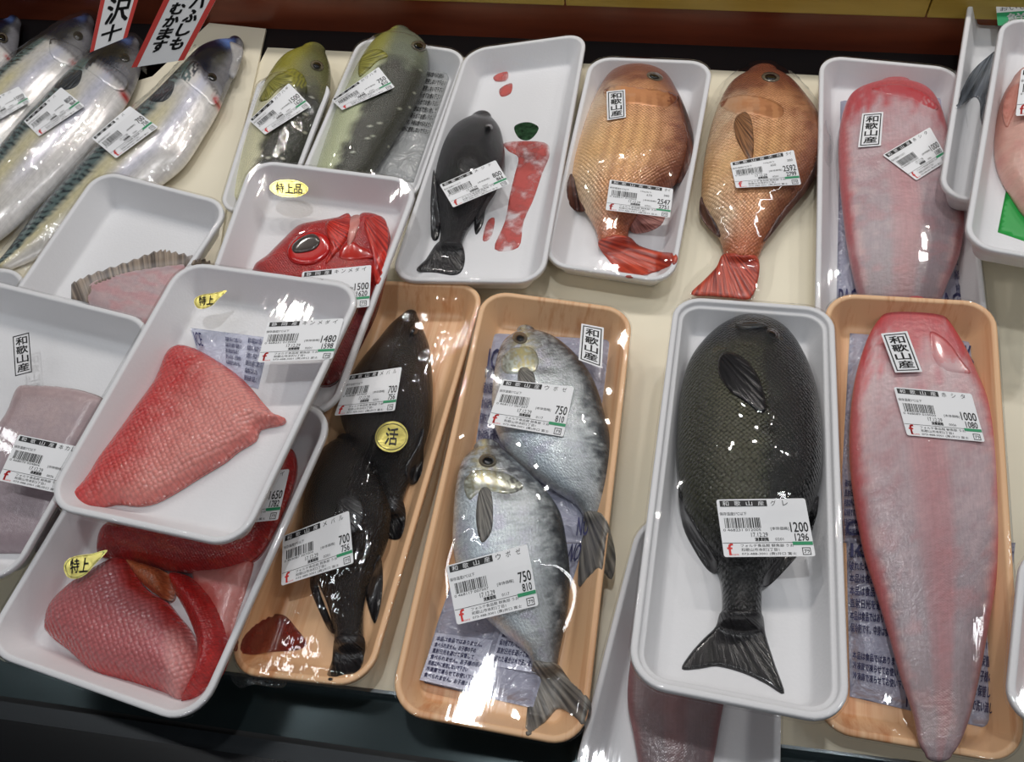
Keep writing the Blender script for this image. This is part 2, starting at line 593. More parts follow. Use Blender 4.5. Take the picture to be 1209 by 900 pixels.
def price_label(parent, frame, bvhs, hh, quad, name, origin='和歌山産', p1='1200', p2='1296', code='468231 012005', num='0201', weight=None, label=None, bar_seed=1):
    """white supermarket price label 60 x 38"""
    w, h = 60.0, 38.0
    s = Sheet2D(); label_base(s, w, h, 1.6, 5.0)
    n = len(origin)
    s.rect(2, 33.2, 2 + 8.8 * n * .9, 37.2, 1, 1, 6)
    bw = 8.8 * n * .9 / n
    for i, ch in enumerate(origin):
        s.text(ch, 2 + i * bw + 1.8, 33.6, 2 + i * bw + 6, 36.8, 0, 2)
    x = 2 + 8.8 * n * .9 + 2.5
    k = len(name); step = (58 - x) / max(k, 1)
    step = min(step, 8)
    for i, ch in enumerate(name):
        s.text(ch, x + i * step, 33.4, x + i * step + min(3.6, step * .75), 36.9, 1, 1)
    s.text('保存温度5℃以下', 1.0, 27.4, 19, 29.6, 1)
    r = random.Random(bar_seed); xx = 3.5
    while xx < 27:
        b = r.choice((.35, .35, .6, .9)); s.rect(xx, 19, xx + b, 25.8, 1); xx += b + r.choice((.3, .45, .7))
    s.text('0 ' + code, 2, 17, 27, 18.6, 1)
    s.text('[本体価格]', 33.5, 17.2, 45.5, 19.6, 1)
    s.text(p1, 60 - 2.6 - 2.7 * len(p1), 16, 58.4, 22.4, 1, 1, bold=.18)
    s.text(p2, 60 - 2.6 - 2.2 * len(p2), 10.2, 57.6, 15, 1, 1, bold=.15)
    if weight:
        s.text(weight, 36, 24, 41, 26.5, 1); s.text('100g当り', 30, 28, 40, 30, 1); s.text('380', 52, 26.5, 57, 29, 1)
    s.text('17.12.29', 20, 13.1, 31, 16, 1)
    s.text('消費期限', 22, 10.2, 31, 12.6, 1, bold=.15); s.text(num, 35.5, 10.6, 41, 12.4, 1)
    s.rect(0.3, 9.1, 59.5, 9.4, 1, 1, 8)
    s.rect(46.5, 7.6, 59.8, 9.8, 3, 2, 3)
    s.text('f', 2.8, 1.2, 6.6, 8.6, 2, 1, bold=.35); s.text('FORTE', 5.2, 1.0, 10, 2.0, 2)
    s.text('フォルテ食品館 鮮魚部 うお', 12, 6.4, 47, 8.4, 1)
    s.text('和歌山市本町2丁目1', 12, 3.7, 37, 5.8, 1)
    s.text('073-488-3001 (責)井口 富士', 12, 0.9, 48, 3.0, 1)
    for a in ((52, 1, 57.6, 1.5), (52, 5.4, 57.6, 5.9), (52, 1, 52.5, 5.9), (57.1, 1, 57.6, 5.9)):
        s.rect(*a, 1)
    s.text('プラ', 53, 2.2, 56.6, 4.6, 1, bold=.12)
    return place_sheet('price_label', s, w, h, quad, [M['paper'], M['ink'], M['red_ink'], M['green_ink']], bvhs, frame, hh, parent, label=label or ('white printed price label reading %s and %s' % (p1, p2)))


def origin_label(parent, frame, bvhs, hh, quad, clear=False):
    w, h = 20.0, 40.0
    s = Sheet2D()
    if not clear:
        label_base(s, w, h, .6, 5.0)
    a, b = 1.6, 2.6
    s.rect(a, a, w - a, b, 1, 1, 3); s.rect(a, h - b, w - a, h - a, 1, 1, 3)
    for x in (a, w - b):
        for k in range(5):
            s.rect(x, a + k * (h - 2 * a) / 5, x + 1.0, a + (k + 1) * (h - 2 * a) / 5, 1)
    s.text('和歌山産', 4.2, 3.6, 15.6, 36.4, 1, 1, vertical=True, bold=.4)
    return place_sheet('origin_label', s, w, h, quad, [M['paper'], M['ink']], bvhs, frame, hh, parent,
                       label='boxed place-of-origin mark in black brush characters')


def gold_sticker(parent, frame, bvhs, hh, quad, text, shape='oval'):
    w, h = 40.0, 20.0
    s = Sheet2D()
    if shape == 'oval':
        P = np.array([(20 + 20 * math.cos(t), 10 + 10 * math.sin(t)) for t in np.linspace(0, 2 * math.pi, 28, endpoint=False)])
        I = lambda k: np.array([(20 + (20 - k) * math.cos(t), 10 + (10 - k) * math.sin(t)) for t in np.linspace(0, 2 * math.pi, 29)])
    else:  # peeled oval: folded over to a point at the right
        P = smooth_poly([(0, 9), (4, 2), (14, 0), (25, 3), (32, 10), (40, 20), (26, 18.5), (12, 18), (3, 15)], 4)
        I = lambda k: np.vstack([P, P[:1]]) * (1 - k / 14) + np.array([16, 10]) * (k / 14)
    V, T, bd, d = tri_region(P, 3.0)
    s.add(V, T, 0, 0)
    a, b = I(1.4), I(1.9); n = len(a)
    s.add(np.vstack([a, b]), [(i, i + 1, n + i + 1, n + i) for i in range(n - 1)], 1, 1)
    n = len(text); 
    x0, x1 = {1: (12, 28), 2: (6, 26), 3: (6, 34)}[n]
    st = (x1 - x0) / n
    for i, ch in enumerate(text):
        s.text(ch, x0 + i * st + .6, 4.5, x0 + (i + 1) * st - .6, 15.5, 1, 2, bold=.35)
    return place_sheet('gold_sticker', s, w, h, quad, [M['gold'], M['ink']], bvhs, frame, hh, parent, label='shiny gold quality sticker with black characters')


# ------------------------------------------------------------------ trays
def tray_corners(q):
    x, y, a, w, l, p, r, z = q
    loc = np.array([[-w, l, 0], [w, l, 0], [w, -l, 0], [-w, -l, 0]]) / 2
    return loc @ rot3(a, p, r).T + np.array([x, y, z])


def fit_tray(pix, z, p0=0.0, r0=0.0, sig=1e-3):
    pix = np.array(pix, float)
    P = ground(pix, z); c = P.mean(0); t = (P[0] + P[1] - P[2] - P[3]) / 2
    q = np.array([c[0], c[1], math.atan2(-t[0], t[1]), np.linalg.norm(P[1] - P[0] + P[2] - P[3]) / 2, np.linalg.norm(t), p0, r0])
    g = lambda q: np.r_[(project(tray_corners(np.r_[q, z])) - pix).ravel(), (q[5] - p0) / sig, (q[6] - r0) / sig]
    for _ in range(30):
        r = g(q); J = np.array([(g(q + e * 1e-5) - r) / 1e-5 for e in np.eye(7)]).T
        q = q - np.linalg.lstsq(J, r, rcond=None)[0]
    return q


class Tray:
    def __init__(s, name, pix, z, label, mat='foam', p0=0, r0=0, sig=1e-3, D=0.024, group=None, cat='tray', radius=0.020, step=False, wall=1.0, film=None):
        q = fit_tray(pix, z, math.radians(p0), math.radians(r0), sig)
        R = rot3(q[2], q[5], q[6])
        rim = np.array([q[0], q[1], z])
        s.w, s.l, s.D = q[3], q[4], D
        s.f = Frame(rim - R[:, 2] * D, R)
        s.quad = s.f.loc(pix, D)[:, :2]          # TL TR BR BL on the rim plane
        s.root = empty(name, s.f, label, cat, group)
        s.floor = 0.0022
        s.content = []
        s.film_bvh = None
        s.radius = radius
        prof = [(13.5, 0), (11.9, .4), (11.0, 1.8), (3.4, -5.2), (2.8, -4.4), (.5, -4.1), (0, -3.5), (0, -.9), (.35, -.3), (1.0, 0), (2.8, 0), (3.6, -.3), (4.1, -1.1)]
        if step:
            prof += [(4.4, -2.6), (4.9, -3.2), (6.6, -3.4), (7.3, -3.8), (7.7, -4.8)]
        prof += [(12.6, 5.4), (13.6, 3.6), (15.2, 2.6), (18, 2.25), (24, 2.2), (32, 2.2)]
        V = []; ring_n = None; h = D * 1000
        for k, (ins, zz) in enumerate(prof):
            z_ = zz if k < 3 or k > len(prof) - 7 else h + zz
            ins_ = ins if ins < 5 else 4 + (ins - 4) * wall
            ring = s.ring(ins_ / 1000, radius)
            ring_n = len(ring)
            V.append(np.c_[ring, np.full(ring_n, z_ / 1000)])
        Fc = []
        for k in range(len(prof) - 1):
            for i in range(ring_n):
                j = (i + 1) % ring_n
                Fc.append((k * ring_n + i, k * ring_n + j, (k + 1) * ring_n + j, (k + 1) * ring_n + i))
        Fc.append(tuple(range((len(prof) - 1) * ring_n, len(prof) * ring_n)))
        Fc.append(tuple(reversed(range(ring_n))))
        VW = s.f.toW(np.concatenate(V))
        mesh_obj('tray_body', VW, Fc, M[mat], parent=s.root)
        s.f.extra = [bvh_of(VW, Fc)]

    def bil(s, x, y):
        a = x / s.w + .5; b = .5 - y / s.l
        q = s.quad
        return (q[0] * ((1 - a) * (1 - b))[:, None] + q[1] * (a * (1 - b))[:, None] + q[2] * (a * b)[:, None] + q[3] * ((1 - a) * b)[:, None])

    def ring(s, ins, r, nc=8, ns=14):
        w, l = s.w / 2 - ins, s.l / 2 - ins
        r = min(max(r - ins, 0.004), w * .9, l * .9)
        P = []
        cs = [(w - r, -l + r, -90), (w - r, l - r, 0), (-w + r, l - r, 90), (-w + r, -l + r, 180)]
        for i, (cx, cy, a0) in enumerate(cs):
            for k in range(nc + 1):
                a = math.radians(a0 + 90 * k / nc)
                P.append((cx + r * math.cos(a), cy + r * math.sin(a)))
            nx = cs[(i + 1) % 4]; a1 = math.radians(nx[2])
            e = np.array([nx[0] + r * math.cos(a1), nx[1] + r * math.sin(a1)]); b = np.array(P[-1])
            for k in range(1, ns):
                P.append(tuple(b + (e - b) * k / ns))
        P = np.array(P)
        return s.bil(P[:, 0], P[:, 1])

    def film(s, mat, iters=500, res=0.0025, sag=0.0):
        """cling film stretched from rim to rim over whatever stands in the tray"""
        out = s.ring(-0.0006, s.radius, 8, 20)
        V, T, bd, d = tri_region(out, res)
        mn = out.min(0) - res; mx = out.max(0) + res
        nx, ny = int((mx[0] - mn[0]) / res) + 2, int((mx[1] - mn[1]) / res) + 2
        obs = np.full((nx, ny), -1.0)
        for VW in s.content:
            P = s.f.toL(VW)
            i = ((P[:, 0] - mn[0]) / res).round().astype(int); j = ((P[:, 1] - mn[1]) / res).round().astype(int)
            ok = (i >= 0) & (i < nx) & (j >= 0) & (j < ny)
            np.maximum.at(obs, (i[ok], j[ok]), P[ok, 2] + 0.0007)
        o2 = obs.copy()
        for di in (-1, 0, 1):
            for dj in (-1, 0, 1):
                o2 = np.maximum(o2, np.roll(np.roll(obs, di, 0), dj, 1))
        obs = o2
        gx, gy = np.meshgrid(mn[0] + np.arange(nx) * res, mn[1] + np.arange(ny) * res, indexing='ij')
        G = np.c_[gx.ravel(), gy.ravel()]
        rin = s.ring(0.0036, s.radius)
        free = (inside(G, rin)).reshape(nx, ny)
        top = s.D + 0.0004
        H = np.full((nx, ny), top)
        H = np.where(free, np.maximum(H, obs), top)
        for _ in range(iters):
            Hp = np.pad(H, 1, mode='edge')
            A = (Hp[:-2, 1:-1] + Hp[2:, 1:-1] + Hp[1:-1, :-2] + Hp[1:-1, 2:]) / 4 - sag
            H = np.where(free, np.maximum(A, obs), top)
        u = (V - mn) / res; i = u.astype(int); f = u - i
        z = (H[i[:, 0], i[:, 1]] * (1 - f[:, 0]) * (1 - f[:, 1]) + H[i[:, 0] + 1, i[:, 1]] * f[:, 0] * (1 - f[:, 1])
             + H[i[:, 0], i[:, 1] + 1] * (1 - f[:, 0]) * f[:, 1] + H[i[:, 0] + 1, i[:, 1] + 1] * f[:, 0] * f[:, 1])
        P = np.c_[V, z]
        n0 = len(P); c = V.mean(0)
        dirs = V[bd] - c; dirs /= np.linalg.norm(dirs, axis=1)[:, None]
        sk1 = np.c_[V[bd] + dirs * 0.0006, z[bd] - 0.0012]; sk2 = np.c_[V[bd] + dirs * 0.0004, z[bd] - 0.005]
        P = np.vstack([P, sk1, sk2]); nb = len(bd)
        F2 = list(T)
        for k in range(nb):
            m = (k + 1) % nb
            F2.append((bd[m], bd[k], n0 + k, n0 + m)); F2.append((n0 + m, n0 + k, n0 + nb + k, n0 + nb + m))
        VW = s.f.toW(P)
        mesh_obj('plastic_film', VW, F2, mat, parent=s.root)
        s.film_bvh = bvh_of(VW, F2)

    def surf(s):
        return [s.film_bvh] if s.film_bvh else []


# ------------------------------------------------------------------ fish builders
class Body:
    pass


def loft(frame, stations, tmax, base, lift=0.0, nS=110, nR=56, power=2.0, tprof=None, cap0=.55, cap1=.15, edge=0.34):
    """body between left/right photo outlines, resting on the plane at height base"""
    st = np.array([[*a, *b] for a, b in stations], float)
    n = len(st)
    lifts = np.asarray(lift if np.ndim(lift) else [lift] * n, float)
    wpx = np.linalg.norm(st[:, :2] - st[:, 2:], axis=1)
    wn = wpx / wpx.max()
    th = tmax * (np.asarray(tprof) if tprof is not None else wn ** 0.75)
    Lp = np.zeros((n, 2)); Rp = np.zeros((n, 2))
    for i in range(n):
        h = base + lifts[i] + th[i] * edge
        Lp[i] = frame.loc(st[i:i + 1, :2], h)[0, :2]; Rp[i] = frame.loc(st[i:i + 1, 2:], h)[0, :2]
    dat = smooth_poly(np.c_[Lp, Rp, th, lifts], max(3, int(nS / (n - 1))), closed=False)
    Lp, Rp, th, lf = dat[:, :2], dat[:, 2:4], np.maximum(dat[:, 4], 0.0008), dat[:, 5]
    C = (Lp + Rp) / 2; Hh = (Rp - Lp) / 2

    def caps(C0, C1, H0, th0, lf0, k):
        d = C0 - C1; d /= np.linalg.norm(d)
        w = np.linalg.norm(H0); out = []
        for a in (0.35, 0.7, 0.95, 1.2, 1.42):
            out.append((C0 + d * w * k * math.sin(a), H0 * math.cos(a), max(th0 * math.cos(a) ** .8, .0004), lf0 + th0 * edge * (1 - math.cos(a) ** .8) * .7))
        return out
    a = caps(C[0], C[2], Hh[0], th[0], lf[0], cap0 * 2)[::-1]
    b = caps(C[-1], C[-3], Hh[-1], th[-1], lf[-1], cap1 * 2)
    C = np.vstack([[x[0] for x in a], C, [x[0] for x in b]]); Hh = np.vstack([[x[1] for x in a], Hh, [x[1] for x in b]])
    th = np.r_[[x[2] for x in a], th, [x[2] for x in b]]; lf = np.r_[[x[3] for x in a], lf, [x[3] for x in b]]
    m = len(C)
    s = np.r_[0, np.cumsum(np.linalg.norm(np.diff(C, axis=0), axis=1))]
    ang = np.linspace(0, 2 * math.pi, nR, endpoint=False)
    co, si = np.cos(ang), np.sin(ang)
    e = 2.0 / power
    cx = np.sign(co) * np.abs(co) ** e; sy = np.sign(si) * np.abs(si) ** e
    V = np.zeros((m, nR, 3)); U = np.zeros((m, nR)); Vv = np.zeros((m, nR)); uv = np.zeros((m, nR, 2))
    for i in range(m):
        V[i, :, :2] = C[i] - np.outer(cx, Hh[i])           # angle 0 = left edge
        zb = th[i] * edge
        V[i, :, 2] = base + lf[i] + zb + np.where(sy > 0, sy * (th[i] - zb), sy * zb)
        U[i] = s[i] / s[-1]; Vv[i] = (1 - cx) / 2
        w = np.linalg.norm(Hh[i]) * 1000
        uv[i, :, 0] = s[i] * 1000
        # arc length across so scales wrap the flank
        top = np.interp(ang, [0, math.pi, 2 * math.pi], [-1, 1, 3])
        arc = (1 - co) / 2 * 2 - 1
        uv[i, :, 1] = arc * w * 1.1 + np.where(si < 0, 500, 0)
    ns = m * nR
    Fc = []
    for i in range(m - 1):
        for k in range(nR):
            j = (k + 1) % nR
            Fc.append((i * nR + k, i * nR + j, (i + 1) * nR + j, (i + 1) * nR + k))
    P = V.reshape(-1, 3)
    P = np.vstack([P, V[0].mean(0), V[-1].mean(0)])
    for k in range(nR):
        j = (k + 1) % nR
        Fc.append((ns, j, k)); Fc.append((ns + 1, (m - 1) * nR + k, (m - 1) * nR + j))
    B = Body()
    B.VL = P; B.VW = frame.toW(P); B.F = Fc
    B.u = np.r_[U.ravel(), 0, 1]; B.v = np.r_[Vv.ravel(), .5, .5]; B.uv = np.vstack([uv.reshape(-1, 2), [0, 0], [s[-1] * 1000, 0]])
    B.xy = P[:, :2] * 1000; B.len = s[-1] * 1000
    # face winding: make normals point out
    a_, b_, c_ = B.VL[Fc[nR * (m // 2) + nR // 4][0]], B.VL[Fc[nR * (m // 2) + nR // 4][1]], B.VL[Fc[nR * (m // 2) + nR // 4][2]]
    if np.cross(b_ - a_, c_ - a_)[2] < 0:
        B.F = [tuple(reversed(f)) for f in Fc]
    B.bvh = bvh_of(B.VW, B.F)
    B.frame = frame; B.base = base + float(np.min(lifts))
    return B


def root_at(name, B, label, cat, group=None):
    c = B.VL.mean(0); c[2] = B.base
    fr = Frame(B.frame.toW(c)[0], B.frame.M)
    return empty(name, fr, label, cat, group)


def piece(frame, poly, H, base, res=0.0014, edge=0.02, soft=4, hfun=None, sil=.4, px_smooth=True, slope=0.5):
    """cut piece / pack / sheet: photo outline, domed top of height H, flat underside"""
    pp = smooth_poly(poly, soft) if px_smooth else np.asarray(poly, float)
    P2 = frame.loc(pp, base + H * sil)[:, :2]
    V, T, bd, d = tri_region(P2, res)
    t = np.clip(d / edge, 0, 1)
    prof = np.sqrt(np.clip(1 - (1 - t) ** 2, 0, 1))
    k = prof
    if hfun is not None:
        k = prof * hfun(V * 1000)
    zt = base + H * (0.12 + 0.88 * k)
    n = len(V)
    P = np.vstack([np.c_[V, zt], np.c_[V, np.full(n, base)]])
    Fc = list(T) + [tuple(i + n for i in reversed(t_)) for t_ in T]
    nb = len(bd)
    for i in range(nb):
        a, b = bd[i], bd[(i + 1) % nb]
        Fc.append((a, a + n, b + n, b))
    B = Body()
    B.VL = P; B.VW = frame.toW(P); B.F = Fc; B.frame = frame; B.base = base
    B.uv = np.vstack([V * 1000, V * 1000]); B.px = project(B.VW); B.d = np.r_[d, d]; B.xy = B.VL[:, :2] * 1000
    B.bvh = bvh_of(B.VW, B.F)
    return B


def overlay(name, frame, poly, bvhs, hh, mat, parent, H=0.0007, res=2.2, lift=0.0003, edge=5.0, root=None, soft=4, col=None, rays=1.0, thick=0.0003, label=None):
    """thin part (fin, gill plate) laid over the surfaces under it: photo outline -> draped, with thickness"""
    pp = smooth_poly(poly, soft)
    V, T, bd, d = tri_region(pp, res)
    P, hit = cast(V, list(bvhs) + getattr(frame, 'extra', []), frame, hh)
    h = (P - frame.O) @ frame.N
    # the layer may not drop steeply: relax upwards over mesh edges
    adj = [[] for _ in V]
    for a, b, c in T:
        adj[a] += [b, c]; adj[b] += [a, c]; adj[c] += [a, b]
    hs = h.copy()
    for _ in range(12):
        hn = np.array([hs[x].mean() if x else hs[i] for i, x in enumerate(adj)])
        hs = np.maximum(h, .5 * hs + .5 * hn)
    for _ in range(3):
        hn = np.array([hs[x].mean() if x else hs[i] for i, x in enumerate(adj)])
        hs = .5 * hs + .5 * hn
    t = np.clip(d / edge, 0, 1)
    hs = hs + lift + H * np.sqrt(np.clip(1 - (1 - t) ** 2, 0, 1))
    D = ray(V); tt = (((frame.O - CP) @ frame.N) + hs) / (D @ frame.N)
    top = CP + D * tt[:, None]
    bot = top - frame.N * (thick + H * .5)
    n = len(V)
    # camera-facing winding
    T = [tuple(reversed(x)) for x in T]
    Fc = list(T) + [tuple(i + n for i in reversed(x)) for x in T]
    nb = len(bd)
    for i in range(nb):
        a, b = bd[i], bd[(i + 1) % nb]
        Fc.append((a, b, b + n, a + n))
    r0 = np.asarray(root if root is not None else poly[0], float)
    c = V.mean(0); ax = c - r0; Lx = np.linalg.norm(ax) + 1e-6; ax = ax / Lx
    apex = r0 - ax * Lx * 0.9
    dv = V - apex
    ang = np.arctan2(dv[:, 1], dv[:, 0]) - math.atan2(ax[1], ax[0])
    ang = (ang + math.pi) % (2 * math.pi) - math.pi
    uv = np.c_[ang * 0.8 * rays + .5, (np.linalg.norm(dv, axis=1) - Lx * .9) / (2 * Lx)]
    kw = {}
    if col is not None:
        cc = col(V, uv); kw['col'] = np.vstack([cc, cc])
    VW = np.vstack([top, bot])
    o = mesh_obj(name, VW, Fc, mat, parent=parent, uv=np.vstack([uv, uv]), **kw)
    if label: o['label'] = label
    return VW, Fc


def gill(name, frame, B, col, poly, parent, skin, tint=(1, 1, 1), H=.0008, lift=-.0001, soft=4):
    """raised plate of the body's own colour (gill cover, cheek): photo outline draped on the body"""
    PX = project(B.VW); up = B.VL[:, 2] > np.median(B.VL[:, 2]) * .6

    def cf(V, uv):
        idx = np.where(up)[0]; out = np.zeros((len(V), 3))
        for i, v in enumerate(V):
            k = idx[np.argmin(((PX[idx] - v) ** 2).sum(1))]
            out[i] = col[k]
        return np.clip(out * np.asarray(tint), 0, 1)
    return overlay(name, frame, poly, [B.bvh], B.base + .01, S[skin], parent, H=H, lift=lift, edge=9.0, col=cf, soft=soft)


def eye(frame, B, c, rx, ry, parent, ang=0.0, ring='eye_ring', pup='eye_dark', H=0.002, pf=.62):
    t = np.linspace(0, 2 * math.pi, 18, endpoint=False)
    ca, sa = math.cos(ang), math.sin(ang)
    e = lambda k: [(c[0] + k * (rx * math.cos(a) * ca - ry * math.sin(a) * sa), c[1] + k * (rx * math.cos(a) * sa + ry * math.sin(a) * ca)) for a in t]
    VW, Fc = overlay('eye', frame, e(1), [B.bvh], B.base + .01, M[ring], parent, H=H, res=1.6, edge=rx * .7, soft=2)
    ob = parent.children[-1] if parent.children else None
    e_ob = [o for o in COL.objects if o.parent == parent and o.name.startswith('eye')][-1]
    overlay('pupil', frame, e(pf), [bvh_of(VW, Fc)], B.base + .01, M[pup], e_ob, H=H * .6, res=1.5, edge=rx * .5, soft=2, lift=.0002)
    return e_ob


#@@PART2
# ------------------------------------------------------------------ the display counter (setting)
def slab(name, px, z, thick, mat, kind='structure', zs=None):
    """flat slab whose top outline lies at height z"""
    P = ground(px, z)
    n = len(P)
    V = np.vstack([P, P - [0, 0, thick]])
    Fc = [tuple(range(n)), tuple(reversed(range(n, 2 * n)))] + [(i, i + n, (i + 1) % n + n, (i + 1) % n) for i in range(n)]
    a = P[1] - P[0]; b = P[2] - P[0]
    if np.cross(a, b)[2] < 0:
        Fc = [tuple(reversed(f)) for f in Fc]
    o = mesh_obj(name, V, Fc, mat, smooth=False)
    return tag(o, kind=kind)


M['cream'] = principled('cream_board', (234, 226, 202), 0.35, var=0.04, vscale=8, bump=0.03, bscale=300)
M['cream2'] = principled('cream_sheet', (232, 224, 202), 0.35, var=0.04, vscale=8)
M['black'] = principled('black_grille', (20, 20, 22), 0.4)
M['teal'] = principled('dark_teal_metal', (46, 58, 60), 0.22, metal=0.6, var=0.3, vscale=10, bump=0.05, bscale=25)
M['dark_bar'] = principled('dark_rail', (32, 37, 41), 0.3, metal=0.3)
M['rail_black'] = principled('black_plastic', (9, 10, 12), 0.18)
M['groove'] = principled('groove_black', (6, 6, 7), 0.6)
M['steel'] = principled('steel_edge', (150, 160, 165), 0.25, metal=0.9)


def wood_mat(name, dark, light, scale, rough=.3):
    m, t, out = nt(name)
    p = N(t, 'ShaderNodeBsdfPrincipled', Roughness=rough); L(t, p, 0, out, 0)
    tc = N(t, 'ShaderNodeTexCoord'); mp = N(t, 'ShaderNodeMapping'); mp.inputs['Scale'].default_value = scale
    L(t, tc, 'Object', mp, 0)
    n = N(t, 'ShaderNodeTexNoise', Scale=1.0, Detail=6.0); L(t, mp, 0, n, 'Vector')
    r = N(t, 'ShaderNodeValToRGB'); r.color_ramp.elements[0].position = .3; r.color_ramp.elements[1].position = .7
    r.color_ramp.elements[0].color = list(lin(dark)) + [1]; r.color_ramp.elements[1].color = list(lin(light)) + [1]
    L(t, n, 0, r, 0); L(t, r, 0, p, 'Base Color')
    return m


M['board'] = wood_mat('red_brown_wood', (118, 54, 36), (150, 74, 48), (6, 60, 60))
M['trim'] = wood_mat('olive_yellow_wood', (176, 146, 58), (204, 174, 84), (5, 50, 50))

slab('floor', [(-420, -160), (1800, 120), (1900, 1250), (-900, 1200)], -0.06, 0.02, M['black'])
slab('counter_bed', [(316, 56), (1420, 112), (1420, 942), (930, 880), (460, 816), (-160, 742), (-160, 120), (262, 160)], 0.0, 0.02, M['cream'])
slab('counter_sheet', [(247, 27), (314, 34), (268, 238), (240, 420), (-200, 420), (-200, 200), (180, 90)], 0.003, 0.0025, M['cream2'])
slab('trim_1', [(-170, 741), (460, 816), (930, 880), (1420, 942), (1420, 946), (930, 884), (460, 820), (-170, 745)], 0.0005, 0.015, M['steel'])
slab('trim_2', [(-170, 743), (1420, 945), (1420, 1035), (-170, 801)], -0.012, 0.02, M['teal'])
slab('trim_3', [(-170, 797), (1420, 1027), (1420, 1039), (-170, 807)], -0.0118, 0.002, M['groove'])
slab('trim_4', [(-170, 803), (1420, 1035), (1420, 1062), (-170, 828)], -0.008, 0.02, M['dark_bar'])
slab('trim_5', [(-170, 824), (1420, 1058), (1500, 1500), (-300, 1500)], -0.004, 0.03, M['rail_black'])

slab('trim_9', [(-170, 13), (1420, 72), (1420, 125), (-170, 60)], -0.0015, 0.004, M['black'])

# rear board: a wall standing behind the bed
A0, A1 = ground([(25, 21), (1140, 64)], 0.0)
ax = (A1 - A0) / np.linalg.norm(A1 - A0)
ny = np.array([ax[1], -ax[0], 0])           # towards the viewer
WF = Frame(A0, np.c_[ax, [0, 0, 1.0], ny])   # x along, y up, z towards viewer


def wbox(name, x0, x1, y0, y1, z0, z1, mat):
    V = np.array([(x, y, z) for x in (x0, x1) for y in (y0, y1) for z in (z0, z1)])
    b = 0.0012
    F_ = [(0, 1, 3, 2), (4, 6, 7, 5), (0, 4, 5, 1), (2, 3, 7, 6), (0, 2, 6, 4), (1, 5, 7, 3)]
    o = mesh_obj(name, WF.toW(V), F_, mat, smooth=False)
    mod = o.modifiers.new('bev', 'BEVEL'); mod.width = b; mod.segments = 2
    return tag(o, kind='structure')


trim_y = WF.loc([(667, 6), (1096, 19)], 0.004)
hy = float(trim_y[:, 1].mean())
xs = WF.loc([(667, 3), (1097, 10)], 0.006)[:, 0]
wbox('wall_back', -0.6, 1.2, -0.06, hy + 0.05, -0.02, 0.0, M['board'])
for k, (a, b) in enumerate(((-.6, xs[0] - .0006), (xs[0] + .0006, xs[1] - .0006), (xs[1] + .0006, 1.2))):
    wbox('trim_%d' % (6 + k), a, b, hy, hy + 0.045, 0.0002, 0.006, M['trim'])

# ------------------------------------------------------------------ skins
RED = (190, 34, 28)
S = {}
S['mackerel'] = skin_mat('mackerel_skin', 1.2, 1.0, .03, .04, rough=.25, metal=.15, nb=.06, nscale=.2, coat=.4, nvar=.1, streak=.06)
S['olive'] = skin_mat('olive_skin', 1.4, 1.2, .3, .25, rough=.25, nb=.25, nscale=.8, coat=.5)
S['black'] = skin_mat('black_skin', 1.5, 1.3, .5, .3, rough=.2, nb=1.0, nscale=.75, coat=.5, spec=.4)
S['bream'] = skin_mat('bream_skin', 2.3, 2.3, .55, .3, rough=.25, metal=.2, nb=.12, nscale=.4, coat=.4, rnd=.25, nvar=.12)
S['sole'] = skin_mat('sole_skin', 1.1, .9, .08, .04, rough=.3, nb=.2, nscale=.35, coat=.4, sss=.08, nvar=.07, streak=.05)
S['butter'] = skin_mat('butterfish_skin', .9, .9, .15, .12, rough=.22, metal=.4, nb=.3, nscale=.6, coat=.5, nvar=.16, streak=.08)
S['gure'] = skin_mat('dark_scaled_skin', 2.5, 2.5, .8, .5, rough=.2, nb=.45, nscale=.8, coat=.45, spec=.4)
S['red'] = skin_mat('red_skin', 1.6, 1.4, .35, .2, rough=.22, nb=.3, nscale=.5, coat=.6)
S['fillet'] = skin_mat('pink_scaled_skin', 2.8, 2.8, .7, .2, rough=.22, nb=.25, nscale=.5, coat=.6, sss=.1, rnd=.35, nvar=.1)
S['flat'] = skin_mat('flatfish_flesh', 1.0, .9, .08, .04, rough=.3, nb=.15, nscale=.3, coat=.4, nvar=.06)
FIN = {}
FIN['black'] = fin_mat('black_fin', (22, 21, 22), (38, 36, 38), .25)
FIN['red'] = fin_mat('red_fin', (176, 48, 34), (206, 84, 60), .28)
FIN['pink'] = fin_mat('pink_fin', (196, 120, 110), (224, 160, 150), .3, alpha=.8)
FIN['brown'] = fin_mat('brown_fin', (70, 40, 34), (100, 60, 48), .3)
FIN['olive'] = fin_mat('olive_fin', (120, 118, 50), (168, 164, 82), .3)
FIN['grey'] = fin_mat('grey_fin', (108, 106, 104), (150, 146, 138), .3, alpha=.82)
FIN['tan'] = fin_mat('tan_fin', (112, 98, 88), (160, 144, 128), .35)
FIN['silver'] = fin_mat('dark_silver_fin', (56, 60, 66), (120, 126, 134), .2)
FIN['dark'] = fin_mat('dark_grey_fin', (30, 34, 38), (62, 66, 70), .25)

FILM_TAUT = film_mat('taut_film', 2, .03, .5, gain=.85)
FILM = [film_mat('cling_film_a', 1, .10, .5, gain=.85), film_mat('cling_film_b', 5, .14, -.7, gain=.85), film_mat('cling_film_c', 9, .5, 1.2, gain=.95, freq=1.4),
        film_mat('bag_film', 3, 1.0, .8, gain=1.8, haze=.012, freq=1.8)]

W = lambda *c: lin(c)


def add_fish(name, frame, B, skin, colf, label, cat='fish', group=None):
    r = root_at(name, B, label, cat, group)
    B.col = colf(B)
    mesh_obj('body', B.VW, B.F, S[skin], parent=r, uv=B.uv, col=B.col)
    return r


